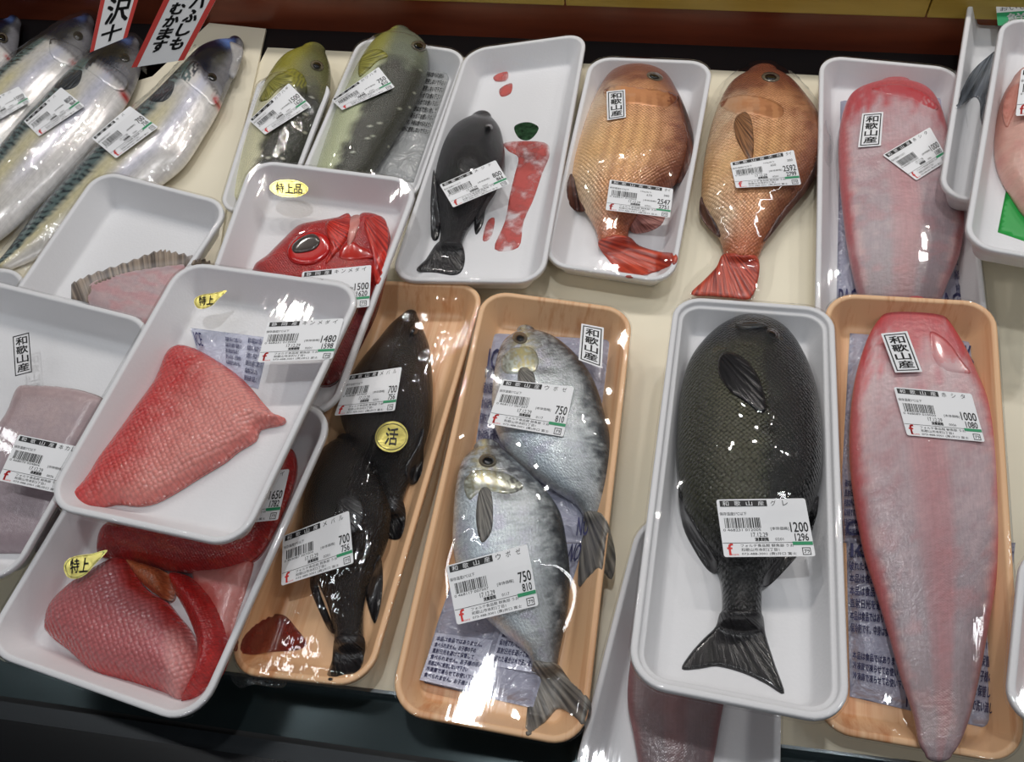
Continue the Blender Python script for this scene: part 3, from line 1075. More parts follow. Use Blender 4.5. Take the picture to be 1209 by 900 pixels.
# --- colour patterns (skin colours; bream glare and black-fish glints are painted in)
def c_gre(B):
    u, v, (x, y) = B.u, B.v, (B.xy[:, 0], B.xy[:, 1])
    n = fbm(x / 9, y / 9, 3)
    c = mix(W(62, 63, 48), W(13, 14, 15), sst(.5, .72, v + (n - .5) * .25))
    c = mix(c, W(16, 18, 24), 1 - sst(.16, .28, u + (n - .5) * .1))
    c = mix(c, W(90, 88, 66), (1 - sst(.05, .25, abs(v - .38))) * sst(.3, .4, u) * .5)
    return mix(c, W(20, 21, 22), sst(.72, .85, u))


def c_sole(dark=0.0):
    def f(B):
        u, v, (x, y) = B.u, B.v, (B.xy[:, 0], B.xy[:, 1])
        n = fbm(x / 8, y / 8, 11); n2 = fbm(x / 3, y / 22, 5)
        c = mix(W(206, 178, 182), W(162, 148, 154), sst(.25, .75, u + (n - .5) * .5))
        c = mix(c, W(214, 140, 140), sst(.5, .75, n) * .3)
        for lv in (.42, .5, .6):                     # lateral lines
            c = mix(c, W(200, 120, 122), np.exp(-((v - lv) / .018) ** 2) * .5 * sst(.25, .4, u))
        e = np.minimum(v, 1 - v)
        c = mix(c, W(196, 84, 86), (1 - sst(.02, .11, e + (n - .5) * .08)) * (1 - sst(.55, .95, u) * .5) * .85)
        ticks = (np.sin(u * B.len * 2.6) > .1) * np.exp(-((e - .09) / .035) ** 2) * sst(.2, .3, u)
        c = mix(c, W(226, 186, 184), ticks * .45)
        c = mix(c, W(198, 62, 70), (1 - sst(.1, .24, u + (n2 - .5) * .26)) * .85)
        c = mix(c, W(132, 112, 114), sst(.7, 1, u) * .6)
        return mix(c, W(122, 100, 100), dark)
    return f


def c_bream(warm=0.0):
    def f(B):
        u, v, (x, y) = B.u, B.v, (B.xy[:, 0], B.xy[:, 1])
        n = fbm(x / 7, y / 7, 21)
        c = mix(W(250, 222, 192), W(240, 174, 126), sst(.08, .45, v + (n - .5) * .3))
        c = mix(c, W(146, 84, 60), sst(.62, .97, v + (n - .5) * .3))
        c = mix(c, W(140, 76, 60), (1 - sst(.18, .3, u + (n - .5) * .12)) * .9)
        c = mix(c, W(250, 196, 128), np.exp(-((u - .6) / .18) ** 2) * (1 - sst(.55, .85, v)) * .8)  # golden glare on the belly-side flank, painted into the skin colour
        for k in range(5):
            c = mix(c, W(158, 98, 66), np.exp(-((v - .27 - .11 * k) / .018) ** 2) * .5 * sst(.3, .4, u))
        c = mix(c, W(196, 108, 70), sst(.82, .98, u))
        return mix(c, W(170, 104, 70), warm * (.3 + .5 * (n > .5)))
    return f


def c_black(b=(13, 12, 13), b2=(26, 24, 24)):
    def f(B):
        x, y = B.xy[:, 0], B.xy[:, 1]
        n = fbm(x / 10, y / 10, 31)
        c = mix(W(*b), W(*b2), sst(.5, .8, n))
        return mix(c, W(70, 62, 58), np.exp(-((B.v - .62) / .1) ** 2) * sst(.55, .75, fbm(x / 2, y / 2, 8)) * .5)  # paler specks along the flank: wet-scale glints painted into the colour
    return f


def c_butter(B):
    u, v, (x, y) = B.u, B.v, (B.xy[:, 0], B.xy[:, 1])
    sx, sy = B.uv[:, 0], B.uv[:, 1]
    n = fbm(x / 6, y / 6, 41); n2 = fbm(x / 2, y / 2, 44); st = fbm(sx / 1.6, sy / 9, 45)
    c = mix(W(232, 238, 240), W(196, 202, 204), sst(.2, .6, v + (n - .5) * .4))
    c = mix(c, W(150, 156, 160), sst(.5, .8, st) * .5)
    c = mix(c, W(186, 206, 220), np.exp(-((v - .2) / .15) ** 2) * .5)
    c = mix(c, W(70, 76, 82), sst(.7, .95, v + (n - .5) * .25 + (n2 - .5) * .2))
    c = mix(c, W(196, 186, 214), sst(.55, .7, n) * (1 - sst(.5, .8, v)) * .35)
    hd = 1 - sst(.2, .32, u + (n - .5) * .15)
    c = mix(c, W(84, 84, 92), hd * sst(.3, .7, n2) * .85)
    c = mix(c, W(226, 216, 168), hd * np.exp(-((v - .35) / .16) ** 2) * sst(.35, .6, n2) * .9)
    c = mix(c, W(60, 58, 60), np.exp(-((u - .33) / .025) ** 2 - ((v - .5) / .16) ** 2) * .7)
    return mix(c, W(120, 120, 120), sst(.85, .97, u) * .7)


def c_mack(B):
    u, v, (x, y) = B.u, B.v, (B.xy[:, 0], B.xy[:, 1])
    s = u * B.len
    n = fbm(x / 9, y / 9, 51); n2 = fbm(x / 3, y / 3, 55)
    c = mix(W(186, 190, 190), W(226, 222, 216), sst(.3, .5, v + (n - .5) * .1))
    c = mix(c, W(232, 222, 178), np.exp(-((v - .52) / .14) ** 2) * sst(.3, .45, u) * (.75 + .4 * n))
    c = mix(c, W(190, 194, 222), np.exp(-((v - .72) / .1) ** 2) * .6 * (1 - sst(.6, .8, u)))
    c = mix(c, W(236, 232, 230), sst(.82, .95, v))
    back = 1 - sst(.34, .42, v + (n2 - .5) * .1 - .06 * sst(.5, .9, u))
    c = mix(c, W(98, 124, 122), back * .9)
    st = sst(.1, .5, np.sin(s * 1.05 + 11 * v + (n - .5) * 10)) * back * sst(.24, .3, u)
    c = mix(c, W(22, 34, 42), st * .95)
    c = mix(c, W(40, 52, 60), (1 - sst(.1, .2, v)) * sst(.22, .3, u) * .7)
    h = 1 - sst(.2, .25, u)
    c = mix(c, W(132, 132, 138), h)
    c = mix(c, W(20, 26, 46), h * (1 - sst(.62, .9, v + (n - .5) * .25)))
    c = mix(c, W(70, 70, 60), h * np.exp(-((v - .72) / .1) ** 2 - ((u - .13) / .04) ** 2) * .8)
    c = mix(c, W(110, 140, 205), h * np.exp(-((u - .055) / .022) ** 2) * (1 - sst(.6, .8, v)) * .9)
    g = np.exp(-((u - .225) / .008) ** 2)
    c = mix(c, W(96, 92, 96), g * .7)
    return mix(c, W(186, 34, 34), np.exp(-((u - .25) / .012) ** 2) * sst(.9, .97, v))


def c_olive(grey):
    def f(B):
        u, v, (x, y) = B.u, B.v, (B.xy[:, 0], B.xy[:, 1])
        n = fbm(x / 8, y / 8, 61); n2 = fbm(x / 1.6, y / 1.6, 66)
        back = W(46, 46, 30) if not grey else W(66, 66, 54)
        belly = W(232, 228, 190) if not grey else W(210, 216, 176)
        c = mix(belly, back, sst(.4, .56, v + (n - .5) * .18))
        c = mix(c, W(226, 226, 200), (fbm(x / .8, y / .8, 67) > (.77 if not grey else .8)) * sst(.45, .6, v) * .6)
        hd = 1 - sst(.28, .42, u + (n - .5) * .12)
        c = mix(c, mix(W(156, 150, 62), W(104, 104, 66), sst(.35, .75, v)) if not grey else mix(W(170, 168, 88), W(122, 128, 108), sst(.3, .6, v)), hd)
        return c
    return f


def pc(f):
    """colour for a cut piece: f(px, x_mm, y_mm, dist_mm)"""
    return lambda B: f(B.px, B.xy[:, 0], B.xy[:, 1], B.d * 1000)


def add_piece(name, B, skin, f, parent):
    B.col = pc(f)(B) if f else None
    return mesh_obj(name, B.VW, B.F, S[skin] if skin in S else M[skin], parent=parent, uv=B.uv, col=B.col)


# ------------------------------------------------------------------ ice packs
def ice_pack(frame, quad, base, H, label, lines, mat='pack', group='ice packs under the fish', bigs=(), edge=.014, ink='violet_ink', boxes=()):
    """pillow-shaped gel pack with printed text"""
    B = piece(frame, resample(np.asarray(quad, float), 30), H, base, res=.0028, edge=edge, px_smooth=False,
              hfun=lambda V: .7 + .5 * fbm(V[:, 0] / 16, V[:, 1] / 16, 71))
    c = B.VL.mean(0); c[2] = base
    r = empty('ice_pack', Frame(frame.toW(c)[0], frame.M), label, 'ice pack', group)
    mesh_obj('pouch', B.VW, B.F, M[mat], parent=r)
    def put(sh, nm, m):
        place_sheet(nm, sh, 100, 100, quad, [m], [B.bvh], frame, base + H, r, lift=.0002)
    for (x0, y0, x1, y1) in boxes:
        sb = Sheet2D(); sb.rect(x0, y0, x1, y1, 0, -1, 6); put(sb, 'printed_panel', M['pack_pale'])
    for (x0, y0, x1, y1, n, seed) in lines:
        rr = random.Random(seed); h = (y1 - y0) / n; s = Sheet2D()
        for k in range(n):
            t = rr.choice(PRINT)
            e = x1 - (rr.random() * .25 if rr.random() < .3 else 0) * (x1 - x0)
            s.text(t, x0, y1 - (k + .8) * h, e, y1 - k * h - h * .06, 0, 1, bold=.15)
        put(s, 'printed_text', M[ink])
    for (t, x0, y0, x1, y1) in bigs:
        s = Sheet2D(); s.text(t, x0, y0, x1, y1, 0, 1, bold=.3); put(s, 'printed_text', M[ink])
    return B


PRINT = ['食べられません。お子様の手の', '破れた場合は水で洗い流して', '用途以外に使用しないで下さい', '保冷剤です。中身は食べられません', '本品は食品ではありません。', '冷凍庫で凍らせてお使い下さい', '直射日光を避けて保管して']
M['gill_dark'] = principled('dark_gill_plate', (26, 29, 36), .18, coat=.5, bump=.3, bscale=300)
M['gill_red'] = principled('red_gill_plate', (200, 96, 98), .22, coat=.5, bump=.5, bscale=200, var=.3, vscale=120)
M['gill_bream'] = principled('brown_gill_plate', (178, 112, 84), .25, metal=.2, coat=.4, bump=.4, bscale=250, var=.25, vscale=90)
M['gill_gold'] = principled('golden_gill_plate', (176, 172, 150), .22, metal=.5, coat=.4, bump=.5, bscale=220, var=.35, vscale=110)
M['gill_olive'] = principled('olive_gill_plate', (150, 148, 104), .25, coat=.4, bump=.4, bscale=250, var=.25, vscale=90)
M['gill_silver'] = principled('silver_gill_plate', (178, 180, 186), .2, metal=.4, coat=.4, bump=.3, bscale=180, var=.15, vscale=70)
M['gill_orange'] = principled('orange_gill_plate', (222, 72, 36), .22, coat=.5, var=.2, vscale=90)
M['mouth_grey'] = principled('grey_jaw', (168, 166, 166), .3, coat=.4, var=.15, vscale=90)
M['bone_pink'] = principled('pinkish_bone', (214, 140, 130), .3, coat=.4, var=.2, vscale=90)
M['sign_red'] = principled('sign_red', (206, 66, 60), .5)
FIN['bream_fin'] = fin_mat('bream_fin', (120, 78, 54), (176, 126, 86), .3, alpha=.8)
FIN['red_deep'] = fin_mat('deep_red_fin', (190, 34, 28), (216, 60, 44), .2)


def stain_mat(name, c, seed, dens):
    m, t, out = nt(name)
    p = N(t, 'ShaderNodeBsdfPrincipled', Roughness=.15); p.inputs['Base Color'].default_value = list(lin(c)) + [1]
    L(t, p, 0, out, 0)
    tc = N(t, 'ShaderNodeTexCoord'); n = N(t, 'ShaderNodeTexNoise', Scale=70.0, Detail=4.0); L(t, tc, 'Object', n, 'Vector')
    r = N(t, 'ShaderNodeMapRange'); r.inputs[1].default_value = .36; r.inputs[2].default_value = .6; r.inputs[3].default_value = dens[0]; r.inputs[4].default_value = dens[1]
    L(t, n, 0, r, 0); L(t, r, 0, p, 'Alpha')
    return m


M['blood'] = stain_mat('red_stain_film', (220, 110, 104), 1, (.05, .8))
M['blood_brown'] = stain_mat('brown_red_stain_film', (132, 44, 32), 2, (.45, .9))
M['eye_dull'] = principled('dull_eye_ring', (46, 44, 42), .12, coat=1.0)
FIN['pink_dull'] = fin_mat('dull_pink_fin', (150, 112, 112), (176, 138, 136), .3)
M['pack_grey'] = pack_mat('grey_pack_film', (166, 168, 168))
# ================================================================== scene contents
# ---- black-green fish in white double-rimmed tray (front, middle)
T = Tray('foam_tray', ((797, 349), (985, 363), (1004, 858), (739, 806)), .066, 'stepped-rim white foam tray in front holding the big black fish with forked tail',
         step=True, group='white foam trays', p0=-2, sig=.03)
f = T.f
B = loft(f, [((862, 381), (908, 381)), ((838, 397), (932, 396)), ((815, 425), (952, 428)), ((803, 465), (965, 468)), ((799, 510), (971, 520)), ((801, 560), (968, 575)),
             ((812, 610), (948, 622)), ((836, 650), (920, 655)), ((850, 680), (902, 685)), ((853, 710), (899, 712)), ((850, 732), (900, 735))], .040, T.floor, cap0=.4)
r = add_fish('black_fish', f, B, 'gure', c_gre, 'large blackish scaled fish with broad dark tail on its own white tray')
T.content.append(B.VW)
h0 = T.floor + .006
for nm, poly, mt in (('tail_fin', [(852, 722), (876, 720), (899, 724), (904, 750), (915, 785), (926, 819), (905, 808), (885, 798), (865, 791), (845, 787), (825, 790), (805, 790), (815, 772), (830, 755), (845, 740)], 'black'),
                     ('anal_fin', [(801, 575), (812, 600), (832, 635), (848, 660), (846, 676), (835, 672), (820, 650), (806, 620)], 'black'),
                     ('dorsal_fin', [(966, 585), (950, 620), (925, 650), (905, 672), (897, 690), (907, 692), (928, 672), (950, 645), (963, 615)], 'black'),
                     ('pectoral_fin', [(850, 420), (862, 416), (880, 424), (896, 446), (905, 480), (897, 488), (882, 476), (862, 462), (848, 440)], 'black')):
    o_, fc_ = overlay(nm, f, poly, [B.bvh], h0, FIN[mt], r, H=.0012)
    T.content.append(o_)
eye(f, B, (912, 394), 9, 6, r, .5, ring='eye_dull')
overlay('mouth', f, [(868, 383), (880, 379), (898, 380), (906, 386), (890, 388), (876, 389)], [B.bvh], h0, FIN['dark'], r, H=.0014)
T.film(FILM[0])
price_label(T.root, f, T.surf(), T.D, ((845.5, 590), (950.5, 588.5), (963, 657), (855, 658)), 'グレ', bar_seed=3)

# ---- sole on wood-print tray (front, right)
T = Tray('wood_print_tray', ((975, 345), (1176, 356), (1212, 905), (962, 862)), .036, 'peach wood-print foam tray at right under the big pink sole', 'foam_wood', p0=3, r0=-2, sig=.02,
         group='wood-print trays')
f = T.f
P1 = ice_pack(f, [(1004, 392), (1152, 402), (1192, 640), (990, 640)], T.floor, .006, 'printed ice pack under the head half of the big pink sole', [(2, 2, 24, 30, 6, 1), (70, 60, 99, 80, 6, 2)], bigs=[('PACK', 72, 88, 96, 97), ('ICE', 1, 3, 18, 10)])
P2 = ice_pack(f, [(1000, 640), (1200, 640), (1176, 862), (1004, 822)], T.floor, .006, 'crumpled printed ice pack under the tail half of the big pink sole', [(1, 40, 40, 96, 7, 3), (62, 6, 99, 96, 11, 4), (2, 10, 40, 30, 3, 5)], bigs=[('ICE', 2, 90, 22, 99), ('ION', 38, 1, 52, 10)])
B = loft(f, [((1066, 358), (1092, 357)), ((1050, 365), (1106, 365)), ((1034, 382), (1122, 382)), ((1022, 405), (1140, 412)), ((1010, 445), (1153, 440)), ((1004, 490), (1167, 475)), ((1003, 540), (1178, 515)), ((1008, 590), (1183, 562)), ((1019, 650), (1183, 620)),
             ((1034, 700), (1177, 680)), ((1049, 750), (1167, 740)), ((1063, 800), (1156, 800)), ((1078, 845), (1146, 843)), ((1084, 876), (1134, 876)), ((1092, 890), (1124, 891))], .017, T.floor + .0055, cap0=.4, cap1=.3, lift=[0, 0, 0, 0, 0, 0, 0, 0, 0, 0, .001, .005, .012, .018, .0195], power=2.6, edge=.45)
r = add_fish('pink_sole', f, B, 'sole', c_sole(0), 'whole pink sole with red head over the printed ice packs on the right-hand wood-print tray')
gill('gill_cover', f, B, B.col, [(1098, 392), (1118, 402), (1135, 425), (1146, 440), (1132, 442), (1112, 436), (1100, 420)], r, 'sole', (.97, .85, .85), H=.0004)
T.content += [B.VW, P1.VW, P2.VW]
T.film(FILM[1])
price_label(T.root, f, T.surf(), T.D, ((1055, 457), (1147, 465), (1163, 522), (1071, 514)), '赤シタ', p1='1000', p2='1080', code='468089 010000', num='0056', bar_seed=4)
origin_label(T.root, f, T.surf(), T.D, ((1040, 394), (1071, 391), (1089, 439), (1057, 440)))

# ---- second sole (back right)
T = Tray('foam_tray', ((968, 64), (1134, 80), (1170, 405), (962, 402)), .026, 'white foam tray at the back right under the pale pink sole', group='white foam trays', sig=.02)
f = T.f
P1 = ice_pack(f, [(993, 118), (1118, 114), (1152, 372), (988, 372)], T.floor, .006, 'printed ice pack under the back-row pink sole', [(1, 66, 14, 92, 5, 6), (88, 2, 99, 60, 9, 7)], bigs=[('PACK', 1, 3, 20, 12), ('PACK', 72, 2, 98, 10)])
B = loft(f, [((1036, 101), (1074, 101)), ((1008, 110), (1096, 108)), ((996, 130), (1110, 128)), ((990, 165), (1122, 170)), ((991, 210), (1133, 222)), ((995, 250), (1138, 262)), ((1000, 290), (1133, 300)),
             ((1008, 330), (1119, 335)), ((1017, 365), (1106, 366)), ((1028, 392), (1090, 392))], .020, T.floor + .0055, cap0=.25, power=2.6, edge=.42, tprof=[.7, .85, .95, 1, 1, 1, .95, .9, .8, .6])
r = add_fish('pink_sole', f, B, 'sole', c_sole(0), 'pale pink sole in the back-row white tray, its tail under the front tray')
gill('gill_cover', f, B, B.col, [(1030, 104), (1060, 99), (1090, 108), (1108, 125), (1100, 130), (1075, 118), (1045, 112)], r, 'sole', (.97, .88, .88), H=.0004)
T.content += [B.VW, P1.VW]
T.film(FILM[0])
price_label(T.root, f, T.surf(), T.D, ((1042, 183), (1098, 150), (1120, 189), (1082, 213)), '赤シタ', p1='1000', p2='1080', code='468089 010000', num='0056', bar_seed=4)
origin_label(T.root, f, T.surf(), T.D, ((1018, 134), (1043, 132), (1040, 172), (1013, 174)))

# ---- red bream in a white tray
T = Tray('foam_tray', ((697, 66), (843, 72), (795, 335), (640, 312)), .026, 'white foam tray in the back row holding the orange-red bream with red tail', group='white foam trays', sig=.01)
f = T.f
B = loft(f, [((738, 79), (764, 79)), ((718, 90), (786, 89)), ((704, 112), (800, 110)), ((694, 135), (811, 135)), ((684, 165), (817, 165)), ((676, 195), (813, 193)), ((675, 218), (797, 218)), ((683, 238), (775, 240)),
             ((696, 258), (752, 258)), ((704, 274), (743, 271)), ((707, 290), (742, 284))], .034, T.floor, cap0=.35)
r = add_fish('red_bream', f, B, 'bream', c_bream(0), 'orange-red bream lying in a white tray with upright place-of-origin mark')
T.content.append(B.VW)
h0 = T.floor + .005
for nm, poly, mt in (('tail_fin', [(706, 286), (724, 278), (743, 280), (755, 290), (778, 297), (798, 300), (797, 312), (776, 320), (746, 328), (733, 322), (716, 304)], 'red'),
                     ('pelvic_fin', [(675, 205), (668, 222), (672, 242), (684, 250), (692, 246), (684, 232)], 'brown'),
                     ('anal_fin', [(752, 252), (775, 240), (786, 250), (780, 266), (760, 275), (744, 272)], 'pink'),
                     ('dorsal_fin', [(800, 112), (812, 135), (819, 165), (815, 193), (806, 212), (800, 214), (808, 190), (811, 165), (804, 136)], 'brown')):
    o_, fc_ = overlay(nm, f, poly, [B.bvh], h0, FIN[mt], r, H=.0008)
    T.content.append(o_)
eye(f, B, (773, 90), 10, 5, r, .25)
gill('gill_cover', f, B, B.col, [(712, 108), (730, 100), (760, 104), (790, 108), (800, 116), (785, 128), (755, 124), (725, 122)], r, 'bream', (.92,.85,.8))
T.film(FILM[1])
price_label(T.root, f, T.surf(), T.D, ((720, 212), (795, 223), (791, 257), (715, 248)), 'タイ', origin='和歌山産天然', p1='2547', p2='2751', weight='670', bar_seed=5)
origin_label(T.root, f, T.surf(), T.D, ((716, 108), (738, 105.5), (739, 138.5), (717, 142)))

# ---- bream wrapped in film lying on the bed
f = FLAT
B = loft(f, [((882, 87), (918, 86)), ((862, 100), (936, 98)), ((850, 120), (951, 115)), ((839, 150), (966, 137)), ((831, 190), (973, 162)), ((828, 222), (967, 195)), ((830, 247), (950, 225)), ((843, 270), (926, 255)),
             ((852, 290), (906, 283)), ((855, 306), (894, 308))], .034, 0.0005, cap0=.35)
r = add_fish('red_bream', f, B, 'bream', c_bream(.35), 'brownish golden bream wrapped in film directly on the cream bed, no tray')
cont = [B.VW]
for nm, poly, mt in (('tail_fin', [(854, 300), (875, 300), (894, 303), (896, 325), (886, 352), (862, 351), (840, 349), (816, 347), (832, 330), (846, 315)], 'red'),
                     ('pelvic_fin', [(828, 232), (826, 252), (836, 268), (850, 280), (848, 266), (838, 250)], 'brown'),
                     ('dorsal_fin', [(968, 150), (974, 165), (970, 192), (955, 222), (930, 252), (908, 280), (902, 282), (922, 250), (945, 222), (960, 195), (966, 168)], 'brown'),
                     ('pectoral_fin', [(868, 140), (880, 132), (888, 145), (890, 175), (886, 190), (876, 176), (868, 158)], 'bream_fin')):
    o_, fc_ = overlay(nm, f, poly, [B.bvh], .006, FIN[mt], r, H=.0008)
    cont.append(o_)
eye(f, B, (910, 91), 11, 6, r, .1)
gill('gill_cover', f, B, B.col, [(850, 122), (872, 112), (905, 116), (925, 128), (918, 142), (890, 136), (866, 134)], r, 'bream', (.92,.85,.8))


def wrap(frame, outline, content, mat, parent, res=.003, iters=200, base=.0006, sag=0.0):
    """loose film draped over something that has no tray"""
    P2 = frame.loc(smooth_poly(outline, 5), .004)[:, :2]
    V, T_, bd, d = tri_region(P2, res)
    mn = V.min(0) - res * 2; mx = V.max(0) + res * 2
    nx, ny = int((mx[0] - mn[0]) / res) + 2, int((mx[1] - mn[1]) / res) + 2
    obs = np.full((nx, ny), base)
    for VW in content:
        P = frame.toL(VW)
        i = ((P[:, 0] - mn[0]) / res).round().astype(int); j = ((P[:, 1] - mn[1]) / res).round().astype(int)
        ok = (i >= 0) & (i < nx) & (j >= 0) & (j < ny)
        np.maximum.at(obs, (i[ok], j[ok]), P[ok, 2] + .0008)
    o2 = obs.copy()
    for di in (-1, 0, 1):
        for dj in (-1, 0, 1):
            o2 = np.maximum(o2, np.roll(np.roll(obs, di, 0), dj, 1))
    obs = o2
    gx, gy = np.meshgrid(mn[0] + np.arange(nx) * res, mn[1] + np.arange(ny) * res, indexing='ij')
    free = inside(np.c_[gx.ravel(), gy.ravel()], P2).reshape(nx, ny)
    H = obs.copy()
    for _ in range(iters):
        Hp = np.pad(H, 1, mode='edge')
        A = (Hp[:-2, 1:-1] + Hp[2:, 1:-1] + Hp[1:-1, :-2] + Hp[1:-1, 2:]) / 4 - sag
        H = np.where(free, np.maximum(A, obs), obs)
    u = (V - mn) / res; i = u.astype(int); fr = u - i
    z = (H[i[:, 0], i[:, 1]] * (1 - fr[:, 0]) * (1 - fr[:, 1]) + H[i[:, 0] + 1, i[:, 1]] * fr[:, 0] * (1 - fr[:, 1]) + H[i[:, 0], i[:, 1] + 1] * (1 - fr[:, 0]) * fr[:, 1] + H[i[:, 0] + 1, i[:, 1] + 1] * fr[:, 0] * fr[:, 1])
    VW = frame.toW(np.c_[V, z])
    mesh_obj('plastic_wrap', VW, T_, mat, parent=parent)
    return bvh_of(VW, T_)


bw = wrap(f, [(880, 78), (925, 80), (960, 110), (984, 150), (980, 200), (955, 245), (920, 290), (912, 335), (898, 358), (860, 360), (806, 355), (818, 325), (842, 300), (822, 262), (818, 210), (830, 150), (845, 105)], cont, FILM[1], r)
price_label(r, f, [bw], .03, ((862, 192), (937, 177), (946, 218), (869, 222)), 'タイ', origin='和歌山産天然', p1='2592', p2='2799', weight='650', bar_seed=6)

# ---- small black fish in the blood-stained tray
T = Tray('foam_tray', ((551, 58), (694, 38), (641, 334), (459, 331)), .031, 'white foam tray streaked with red, small black fish at its left', group='white foam trays', sig=.002)
f = T.f
B = loft(f, [((556, 140), (580, 139)), ((536, 152), (590, 152)), ((520, 172), (595, 172)), ((512, 196), (596, 195)), ((510, 220), (589, 216)), ((514, 242), (575, 238)), ((519, 262), (561, 258)), ((520, 277), (550, 275)), ((518, 290), (545, 290))],
         .024, T.floor, cap0=.4)
r = add_fish('black_fish', f, B, 'black', c_black((15, 14, 18), (28, 25, 29)), 'small plain black fish lying beside red streaks in a back-row tray')
T.content.append(B.VW)
for nm, poly, mt in (('tail_fin', [(517, 286), (532, 284), (545, 288), (549, 305), (545, 320), (535, 325), (515, 322), (491, 319), (503, 306)], 'black'),
                     ('anal_fin', [(512, 200), (517, 230), (520, 262), (517, 282), (509, 279), (508, 240)], 'black'),
                     ('dorsal_fin', [(590, 205), (586, 225), (574, 245), (570, 265), (562, 277), (560, 262), (566, 244)], 'black'),
                     ('pectoral_fin', [(540, 190), (556, 182), (566, 198), (560, 214), (546, 210)], 'black')):
    o_, fc_ = overlay(nm, f, poly, [B.bvh], T.floor + .003, FIN[mt], r, H=.0008)
    T.content.append(o_)
eye(f, B, (577, 150), 5, 4, r, .3, ring='eye_dull')
for k, poly in enumerate(([(597, 168), (642, 168), (649, 182), (640, 205), (630, 235), (618, 262), (612, 292), (584, 294), (596, 262), (602, 230), (608, 205), (612, 186), (600, 178)], [(590, 105), (604, 98), (603, 110), (592, 114)],
                          [(583, 90), (598, 84), (599, 94), (586, 96)], [(575, 262), (584, 258), (580, 280), (570, 284)])):
    overlay('red_stain', f, poly, [], T.floor, M['blood'], T.root, H=.0001, lift=.0002, thick=.0001, res=3)
T.film(FILM[2], sag=0)
price_label(T.root, f, T.surf(), T.D, ((519, 218), (585, 189), (602, 217), (535, 245)), 'メジナ', p1='800', p2='864', code='468231 008008', bar_seed=7)
s = Sheet2D(); Pp = smooth_poly([(0, 15), (6, 4), (18, 0), (30, 3), (40, 14), (28, 20), (12, 20)], 5)
V_, T_, b_, d_ = tri_region(Pp, 3); s.add(V_, T_, 0, 0)
place_sheet('green_foil_sticker', s, 40, 20, ((607, 145), (636, 145), (636, 166), (607, 166)), [M['green_foil']], T.surf(), f, T.D, T.root, label='crumpled dark green foil sticker')

# ---- silver butterfish pair on wood-print tray
T6 = Tray('wood_print_tray', ((430, 330), (574, 336), (434, 812), (264, 794)), .027, 'peach wood-print foam tray holding the two black rockfish, brown stain in one corner', 'foam_wood', sig=.004, group='wood-print trays')
T = Tray('wood_print_tray', ((571, 341), (748, 365), (690, 884), (457, 840)), .034, 'peach wood-print foam tray holding two silver butterfish on ice packs', 'foam_wood', r0=3, sig=.02, group='wood-print trays')
f = T.f
P1 = ice_pack(f, [(577, 392), (722, 400), (694, 640), (548, 640)], T.floor, .005, 'grey printed ice pack under the upper silver butterfish', [(1, 40, 18, 84, 6, 9)], bigs=[('ICE', 2, 82, 16, 92), ('NO', 90, 3, 99, 12)])
P2 = ice_pack(f, [(548, 645), (690, 640), (684, 690), (632, 838), (492, 806), (506, 770)][0:2] + [(630, 836), (492, 804)], T.floor, .005, 'printed ice pack poking out below the tail of the lower silver butterfish', [(4, 3, 48, 34, 7, 10), (56, 22, 92, 48, 5, 11)], bigs=[('NO', 90, 88, 99, 99)], boxes=[(2, 1, 50, 36), (54, 20, 94, 50)])
U = loft(f, [((610, 392), (632, 391)), ((594, 404), (656, 400)), ((586, 425), (682, 422)), ((582, 452), (701, 450)), ((581, 485), (714, 490)), ((590, 520), (722, 528)), ((616, 552), (722, 560)), ((652, 578), (720, 585)), ((680, 596), (717, 604)), ((690, 612), (713, 616))],
         .024, T.floor + .0052, cap0=.4)
r = add_fish('butterfish', f, U, 'butter', c_butter, 'upper silver butterfish, head at the top of the wood-print tray')
o1, _ = overlay('tail_fin', f, [(690, 606), (702, 604), (714, 610), (722, 632), (727, 660), (722, 684), (708, 672), (696, 682), (683, 692), (684, 660), (688, 630)], [U.bvh], T.floor + .008, FIN['grey'], r)
eye(f, U, (614, 399), 9, 7, r, .2)
overlay('pectoral_fin', f, [(612, 438), (624, 434), (632, 448), (626, 470), (614, 466)], [U.bvh], .02, FIN['grey'], r)
gill('gill_cover', f, U, U.col, [(592, 425), (604, 412), (626, 410), (636, 424), (632, 440), (612, 442), (596, 440)], r, 'butter', (1.1,1.05,.85))
Lo = loft(f, [((559, 531), (592, 530)), ((545, 546), (613, 548)), ((538, 575), (641, 576)), ((535, 610), (661, 605)), ((535, 650), (669, 640)), ((545, 690), (673, 680)), ((569, 725), (671, 715)), ((598, 752), (666, 746)), ((622, 772), (661, 770)), ((629, 790), (658, 788))],
          .025, T.floor + .0052, lift=[.007, .008, .008, .006, .004, .002, 0, 0, 0, 0], cap0=.4)
r = add_fish('butterfish', f, Lo, 'butter', c_butter, 'lower silver butterfish, overlapping the other and its tail over the tray rim')
o2, _ = overlay('tail_fin', f, [(629, 784), (644, 782), (659, 785), (672, 802), (698, 830), (691, 858), (678, 846), (660, 837), (648, 848), (636, 860), (621, 868), (623, 832)], [Lo.bvh], T.floor + .009, FIN['grey'], r)
eye(f, Lo, (576, 544), 11, 8, r, .1)
overlay('pectoral_fin', f, [(566, 580), (578, 576), (582, 600), (580, 628), (568, 640), (562, 612)], [Lo.bvh], .02, FIN['grey'], r)
gill('gill_cover', f, Lo, Lo.col, [(548, 568), (566, 555), (600, 560), (618, 575), (600, 584), (572, 580), (554, 590)], r, 'butter', (1.1,1.05,.85))
T.content += [U.VW, Lo.VW, P1.VW, P2.VW, o1, o2]
T7 = T
T.film(FILM_TAUT)
